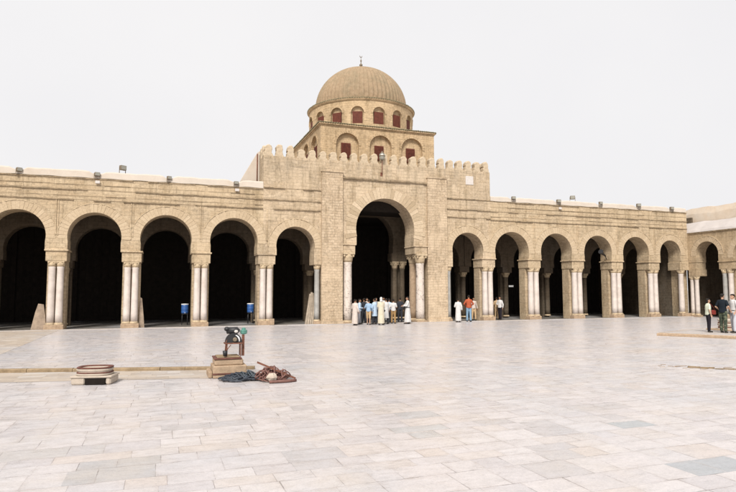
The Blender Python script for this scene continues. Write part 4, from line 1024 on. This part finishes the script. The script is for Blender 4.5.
    if style == 'robe':
        m = MB(); n = 28; rings = [(.10, .215, .165), (.4, .215, .165), (.7, .20, .155), (.95, .19, .15), (1.12, .175, .135), (1.28, .18, .132), (1.37, .182, .12), (1.44, .14, .10), (1.49, .085, .07), (1.51, .07, .062)]
        v = []
        for z, rx, ry in rings:
            fold = max(0, (1.1 - z)) * .030 + .004; c = P(0, 0, z)
            for i in range(n):
                a = 2 * PI * i / n; q = 1 + fold * 2.6 * math.sin(7 * a + 1.3 * math.sin(a) + z * 1.5) / 1.2
                v.append(c + V(r(rx * wide) * q * math.cos(a), (r(ry * wide) + (0.5 * stride * f * max(0, 1 - z))) * q * math.sin(a), 0))
        fcs = [(k * n + i, k * n + (i + 1) % n, (k + 1) * n + (i + 1) % n, (k + 1) * n + i) for k in range(len(rings) - 1) for i in range(n)]
        fcs += [tuple(range(n)), tuple(range((len(rings) - 1) * n, len(rings) * n))]
        m.add(v, fcs)
        for sh, e, w_ in ((sL, eL, wL), (sR, eR, wR)): m.cap(sh, r(.064), e, r(.060)); m.cap(e, r(.060), e.lerp(w_, .88), r(.062))
        fuse('robe', m, top, root, vox, 3)
        if belt: part('belt', MB().lathe(P(0, 0, 1.05).x, P(0, 0, 1.05).y, [(r(.19), r(1.03)), (r(.195), r(1.05)), (r(.19), r(1.08))], 20, sy=.78, cap=False), belt, root, world=False)
    else:
        n = 24; v = []; m = MB(); ph = h * 37.0; hem = max(.90 - tunic, .3)
        zs = [(hem, .172 + .08 * tunic, .136 + .05 * tunic), (hem + .12, .168 + .05 * tunic, .134 + .03 * tunic), (max(1.02, hem + .14), .160, .128), (1.14, .156, .124), (1.26, .172, .128), (1.36, .180, .124), (1.43, .150, .104), (1.475, .095, .08), (1.50, .07, .066)]
        for z, rx, ry in zs:
            c = P(0, 0, z)
            for i in range(n):
                a = 2 * PI * i / n; q = 1 + .035 * math.sin(5 * a + ph + z * 4) * max(0, 1.35 - z) * 2 + .02 * math.sin(3 * a + z * 17)
                v.append(c + V(r(rx) * wide * q * math.cos(a), r(ry) * wide * q * math.sin(a), 0))
        L = len(zs); m.add(v, [(k * n + i, k * n + (i + 1) % n, (k + 1) * n + (i + 1) % n, (k + 1) * n + i) for k in range(L - 1) for i in range(n)] + [tuple(range(n)), tuple(range((L - 1) * n, L * n))])
        m.cap(P(.14, 0, 1.41), r(.062), P(-.14, 0, 1.41), r(.062))
        for sh, e, w_ in ((sL, eL, wL), (sR, eR, wR)):
            if sleeves > .6: m.cap(sh, r(.060), e, r(.052)); m.cap(e, r(.052), e.lerp(w_, .9), r(.040))
            else: m.cap(sh, r(.062), sh.lerp(e, .75), r(.060))
        fuse('shirt', m, top, root, vox, 2)
        m = MB()
        m.ell(P(0, 0, .95), (r(.165), r(.13), r(.12)))
        end = .97 if style == 'trousers' else 0.1
        for hip, k, a in ((hipL, kL, aL), (hipR, kR, aR)):
            m.cap(hip, r(.10), k, r(.076))
            if style != 'shorts': m.cap(k, r(.076), k.lerp(a, .92), r(.066))
            else: m.cap(k, r(.076), k.lerp(a, .08), r(.074))
        fuse('trousers' if style != 'shorts' else 'shorts', m, bottom, root, vox, 2)
        if belt: part('belt', MB().lathe(0, 0, [(r(.168), r(.99)), (r(.172), r(1.01)), (r(.168), r(1.03))], 20, sy=.80, cap=False), belt, root, world=False)
    if hood:
        m = MB().ell(hc + V(0, r(.028), r(.015)), (r(.092), r(.098), r(.115))); m.ell(P(0, .05, 1.52), (r(.10), r(.09), r(.09)))
        fuse('hood', m, hood, root, vox, 2)
    elif hair:
        m = MB().ell(hc + V(0, r(.030), r(.030)), (r(.082), r(.088), r(.092))); m.ell(hc + V(0, -r(.02), r(.075)), (r(.068), r(.070), r(.040)))
        if longhair: m.ell(hc + V(0, r(.055), -r(.045)), (r(.085), r(.055), r(.10)))
        fuse('hair', m, hairm, root, vox, 2)
    return root
white = cloth('white_cotton', (0.54, 0.53, 0.52)); cream = cloth('cream_wool', (0.54, 0.49, 0.38)); skyb = cloth('light_blue_cotton', (0.27, 0.38, 0.52)); pale = cloth('pale_blue_cotton', (0.42, 0.53, 0.66))
dark = cloth('dark_cloth', (0.03, 0.032, 0.04)); navy = cloth('black_polo', (0.012, 0.016, 0.022)); khaki = cloth('khaki_cloth', (0.48, 0.34, 0.20)); brown = cloth('brown_cloth', (0.32, 0.20, 0.09))
jeans = cloth('light_jeans', (0.20, 0.31, 0.42)); orange = cloth('orange_red_cotton', (0.36, 0.085, 0.04)); grey_ = cloth('grey_cloth', (0.22, 0.22, 0.24)); beige = cloth('pinkish_white_cotton', (0.52, 0.455, 0.41))
mint = cloth('pale_cream_blouse', (0.54, 0.56, 0.45)); lgrey = cloth('pale_grey_trousers', (0.46, 0.46, 0.50)); blk = cloth('black_trousers', (0.018, 0.015, 0.02)); redl = cloth('red_leather', (0.20, 0.035, 0.028), 0.5)
def camo():
    n = NT('green_camouflage', 0.9, 0.1); o = n.obj()
    n.base(n.ramp(n.noise(o, 9, 2, 0.5), [(0.4, (0.045, 0.055, 0.04)), (0.5, (0.105, 0.12, 0.08)), (0.6, (0.15, 0.155, 0.105))], 'CONSTANT')); return n.m
CG = 'people gathered in the portal arch'
FOLD = ((0.25, -0.02, 1.14), (0.06, -0.24, 1.10)); FOLDR = ((-0.25, -0.02, 1.14), (-0.06, -0.24, 1.12))
def atpx(X, Y): return (X, Y, 0.0)
person((11.47, 34.4, 0), 35, 1.62, 'person in pinkish white robe at the left jamb of the portal arch, arms bent', beige, None, style='robe', armL=FOLD, group=CG)
person((12.08, 35.3, 0), -20, 1.62, 'person in light blue shirt and grey trousers clutching a brown bag in front', pale, grey_, armL=FOLD, armR=FOLDR, sleeves=.9, group=CG)
person((12.77, 36.4, 0), 100, 1.66, 'person in dark clothes in shadow behind the blue-shirted people', dark, dark, group=CG, sleeves=.9)
person((12.48, 34.7, 0), 60, 1.60, 'person in bright sky blue shirt over khaki shorts, seen from behind', skyb, khaki, style='shorts', stride=0.12, armL=((0.27, -0.05, 1.18), (0.2, -0.25, 1.12)), sleeves=.9, group=CG, skin=skin_l, lean=0.12)
person((12.96, 34.9, 0), 120, 1.66, 'person in long pale blue overshirt standing just left of the hooded cream robe', pale, dark, tunic=0.35, armR=FOLDR, sleeves=.9, group=CG, wide=1.1)
person((13.10, 34.1, 0), 80, 1.74, 'person in floor-length cream robe with white hood', cream, None, style='robe', hood=white, armL=((0.2, -0.06, 1.16), (0.08, -0.24, 1.1)), armR=((-0.2, -0.06, 1.16), (-0.08, -0.24, 1.1)), group=CG, wide=.97)
person((13.70, 36.6, 0), -90, 1.68, 'person in grey shirt in shadow behind the hooded cream robe', grey_, dark, group=CG, sleeves=.9)
person((13.78, 34.95, 0), 105, 1.66, 'person in knee-length white tunic over dark trousers, seen from behind', white, dark, tunic=0.50, sleeves=.9, group=CG, wide=1.02)
person((14.42, 35.3, 0), 75, 1.60, 'person in short white shirt and brown trousers near the middle of the portal', white, brown, armR=FOLDR, sleeves=.6, group=CG, stride=.08)
person((15.32, 36.3, 0), 80, 1.68, 'person all in black beside the belted white robe in the portal arch', dark, dark, group=CG, sleeves=.9)
person((15.22, 34.8, 0), 175, 1.76, 'person in long white robe with dark belt at the right jamb of the portal', white, None, style='robe', armL=((0.2, -0.12, 1.16), (0.12, -0.30, 1.18)), armR=((-0.2, -0.12, 1.16), (-0.12, -0.30, 1.14)), stride=.14, belt=dark, group=CG)
person((11.95, 35.6, 0), 110, 1.60, 'person in white shirt seen between the pinkish robe and the bag carrier', white, grey_, sleeves=.9, group=CG, lean=.05)
person((13.25, 37.2, 0), -70, 1.66, 'person in white facing out from the shadow above the sky blue shirt', beige, dark, sleeves=.9, group=CG)
person((14.55, 36.4, 0), 40, 1.62, 'person in pale blue shirt half hidden behind the white tunic', pale, dark, sleeves=.9, group=CG)
person((14.75, 37.9, 0), -110, 1.70, 'person in white robe deep in shadow right of the white tunic', white, None, style='robe', group=CG)
RG = 'people in the arches right of the porch'
person((19.20, 35.3, 0), 60, 1.62, 'person in white robe at the left edge of the first arch right of the porch', white, None, style='robe', armL=FOLD, group=RG, wide=.97)
person((20.19, 35.6, 0), 80, 1.84, 'person in orange-red shirt and light blue jeans under the first arch right of the porch', orange, jeans, armL=((0.32, 0.0, 1.16), (0.14, -0.18, 1.02)), armR=((-0.32, 0.0, 1.16), (-0.14, -0.18, 1.02)), sleeves=.9, group=RG, wide=1.1)
person((21.33, 36.9, 0), -100, 1.66, 'person in pale clothes half hidden by the pier right of the orange-red shirt', beige, khaki, group=RG, sleeves=.9)
person((23.51, 36.9, 0), -150, 1.72, 'person in white shirt and dark trousers under the second arch right of the porch', white, blk, armR=FOLDR, sleeves=.9, group=RG, stride=.1)
person((23.55, 37.4, 0), 60, 1.66, 'person in beige shirt mostly hidden behind the white column pair', khaki, khaki, group=RG, sleeves=.9)
TG = 'tourists on the platform'
woman = person((25.0, 20.95, 0.137), 330, 1.62, 'woman in pale cream blouse and black trousers with a red shoulder bag on the platform', mint, blk, skin=skin_l, armL=((0.26, 0.02, 1.13), (0.24, -0.12, 0.95)), armR=((-0.25, 0.02, 1.14), (-0.26, -0.03, 0.92)), near=True, longhair=True, sleeves=.3, group=TG, wide=1.05, stride=.03)
woman['label'] = 'person in pale cream blouse and black trousers on the platform, turned toward two men'
man = person((25.28, 20.4, 0.137), 10, 1.86, 'person in black short-sleeved shirt and green camouflage trousers, middle of three on the platform', navy, camo(), skin=skin_l, armL=((0.27, 0.06, 1.16), (0.20, -0.12, 1.0)), armR=((-0.28, 0.06, 1.17), (-0.26, -0.12, 1.0)), near=True, sleeves=.3, group=TG, stride=.04)
person((25.72, 20.2, 0.137), 165, 1.84, 'person in white shirt and pale grey trousers cut off by the right margin', white, lgrey, skin=skin_l, armL=((0.28, 0.0, 1.16), (0.28, -0.12, 0.95)), armR=((-0.27, -0.02, 1.16), (-0.2, -0.22, 1.05)), near=True, sleeves=.3, group=TG, belt=dark)
bg = thing('handbag', (25.20, 20.84, 0.98), 'red leather shoulder bag hanging at the hip of the person in the cream blouse', 'bag', rz=R(-20))
part('pouch', MB().bbox(-0.10, 0.12, -0.05, 0.05, 0.0, 0.22, 0.03), redl, bg, world=False)
part('strap', MB().tube([(-0.08, 0, 0.2), (-0.11, 0.0, 0.36), (-0.16, 0.02, 0.52), (-0.13, 0.0, 0.53), (-0.02, -0.02, 0.38), (0.09, 0, 0.2)], 0.009, 6), redl, bg, world=False)

# ================================================================== camera, light, sky
C_H = 2.16
yaw, pit, roll = R(70.27), R(4.4), R(-0.05)
fw = Vector((math.cos(yaw) * math.cos(pit), math.sin(yaw) * math.cos(pit), math.sin(pit)))
rt = Vector((math.sin(yaw), -math.cos(yaw), 0)); up = rt.cross(fw)
r2 = rt * math.cos(roll) + up * math.sin(roll); u2 = up * math.cos(roll) - rt * math.sin(roll)
cam = bpy.data.cameras.new('camera'); co = bpy.data.objects.new('camera', cam); COL.objects.link(co)
mw = Matrix((r2, u2, -fw)).transposed().to_4x4(); mw.translation = Vector((0, 0, C_H)); co.matrix_world = mw
cam.sensor_width = 36; cam.lens = 578.5 / 736 * 36; cam.clip_end = 5000; cam.clip_start = 0.05
S.camera = co

SE, SA = R(46), R(205)          # sun elevation; azimuth of the sun in the XY plane (from +X, counter-clockwise)
sd = Vector((math.cos(SE) * math.cos(SA + R(35)), math.cos(SE) * math.sin(SA + R(35)), math.sin(SE)))
sl = bpy.data.lights.new('sun', 'SUN'); sl.energy = 4.5; sl.angle = R(18); sl.color = (1.0, 0.955, 0.89)
so = bpy.data.objects.new('sun', sl); COL.objects.link(so); so.rotation_euler = sd.to_track_quat('Z', 'Y').to_euler(); so.location = (0, 0, 60)
W = bpy.data.worlds.new('World'); S.world = W; W.use_nodes = True
nt = W.node_tree; bgn = nt.nodes['Background']; sky = nt.nodes.new('ShaderNodeTexSky'); sky.sky_type = 'NISHITA'; sky.sun_disc = False
sky.sun_elevation = SE; sky.sun_rotation = PI / 2 - math.atan2(sd.y, sd.x); sky.dust_density = 6; sky.air_density = 1.0
mx = nt.nodes.new('ShaderNodeMix'); mx.data_type = 'RGBA'; mx.inputs[0].default_value = 0.93     # bright overcast veil over the clear sky
mx.inputs[7].default_value = (9.75, 9.58, 9.58, 1)
cn = nt.nodes.new('ShaderNodeTexNoise'); cn.inputs['Scale'].default_value = 1.6; cn.inputs['Detail'].default_value = 5; tcw = nt.nodes.new('ShaderNodeTexCoord')
nt.links.new(tcw.outputs['Generated'], cn.inputs['Vector'])
cr_ = nt.nodes.new('ShaderNodeValToRGB'); cr_.color_ramp.elements[0].position = 0.35; cr_.color_ramp.elements[1].position = 0.7      # faint folds in the cloud sheet
cr_.color_ramp.elements[0].color = (0.935, 0.94, 0.955, 1); cr_.color_ramp.elements[1].color = (1.0, 1.0, 1.0, 1); nt.links.new(cn.outputs['Fac'], cr_.inputs[0])
cm_ = nt.nodes.new('ShaderNodeMix'); cm_.data_type = 'RGBA'; cm_.blend_type = 'MULTIPLY'; cm_.inputs[0].default_value = 1; cm_.inputs[6].default_value = (9.75, 9.58, 9.58, 1)
nt.links.new(cr_.outputs[0], cm_.inputs[7]); nt.links.new(cm_.outputs[2], mx.inputs[7])
nt.links.new(sky.outputs[0], mx.inputs[6]); nt.links.new(mx.outputs[2], bgn.inputs['Color']); bgn.inputs['Strength'].default_value = 0.1
S.view_settings.view_transform = 'Standard'; S.view_settings.look = 'None'; S.view_settings.gamma = 1; S.view_settings.exposure = 0
S.view_settings.use_curve_mapping = False
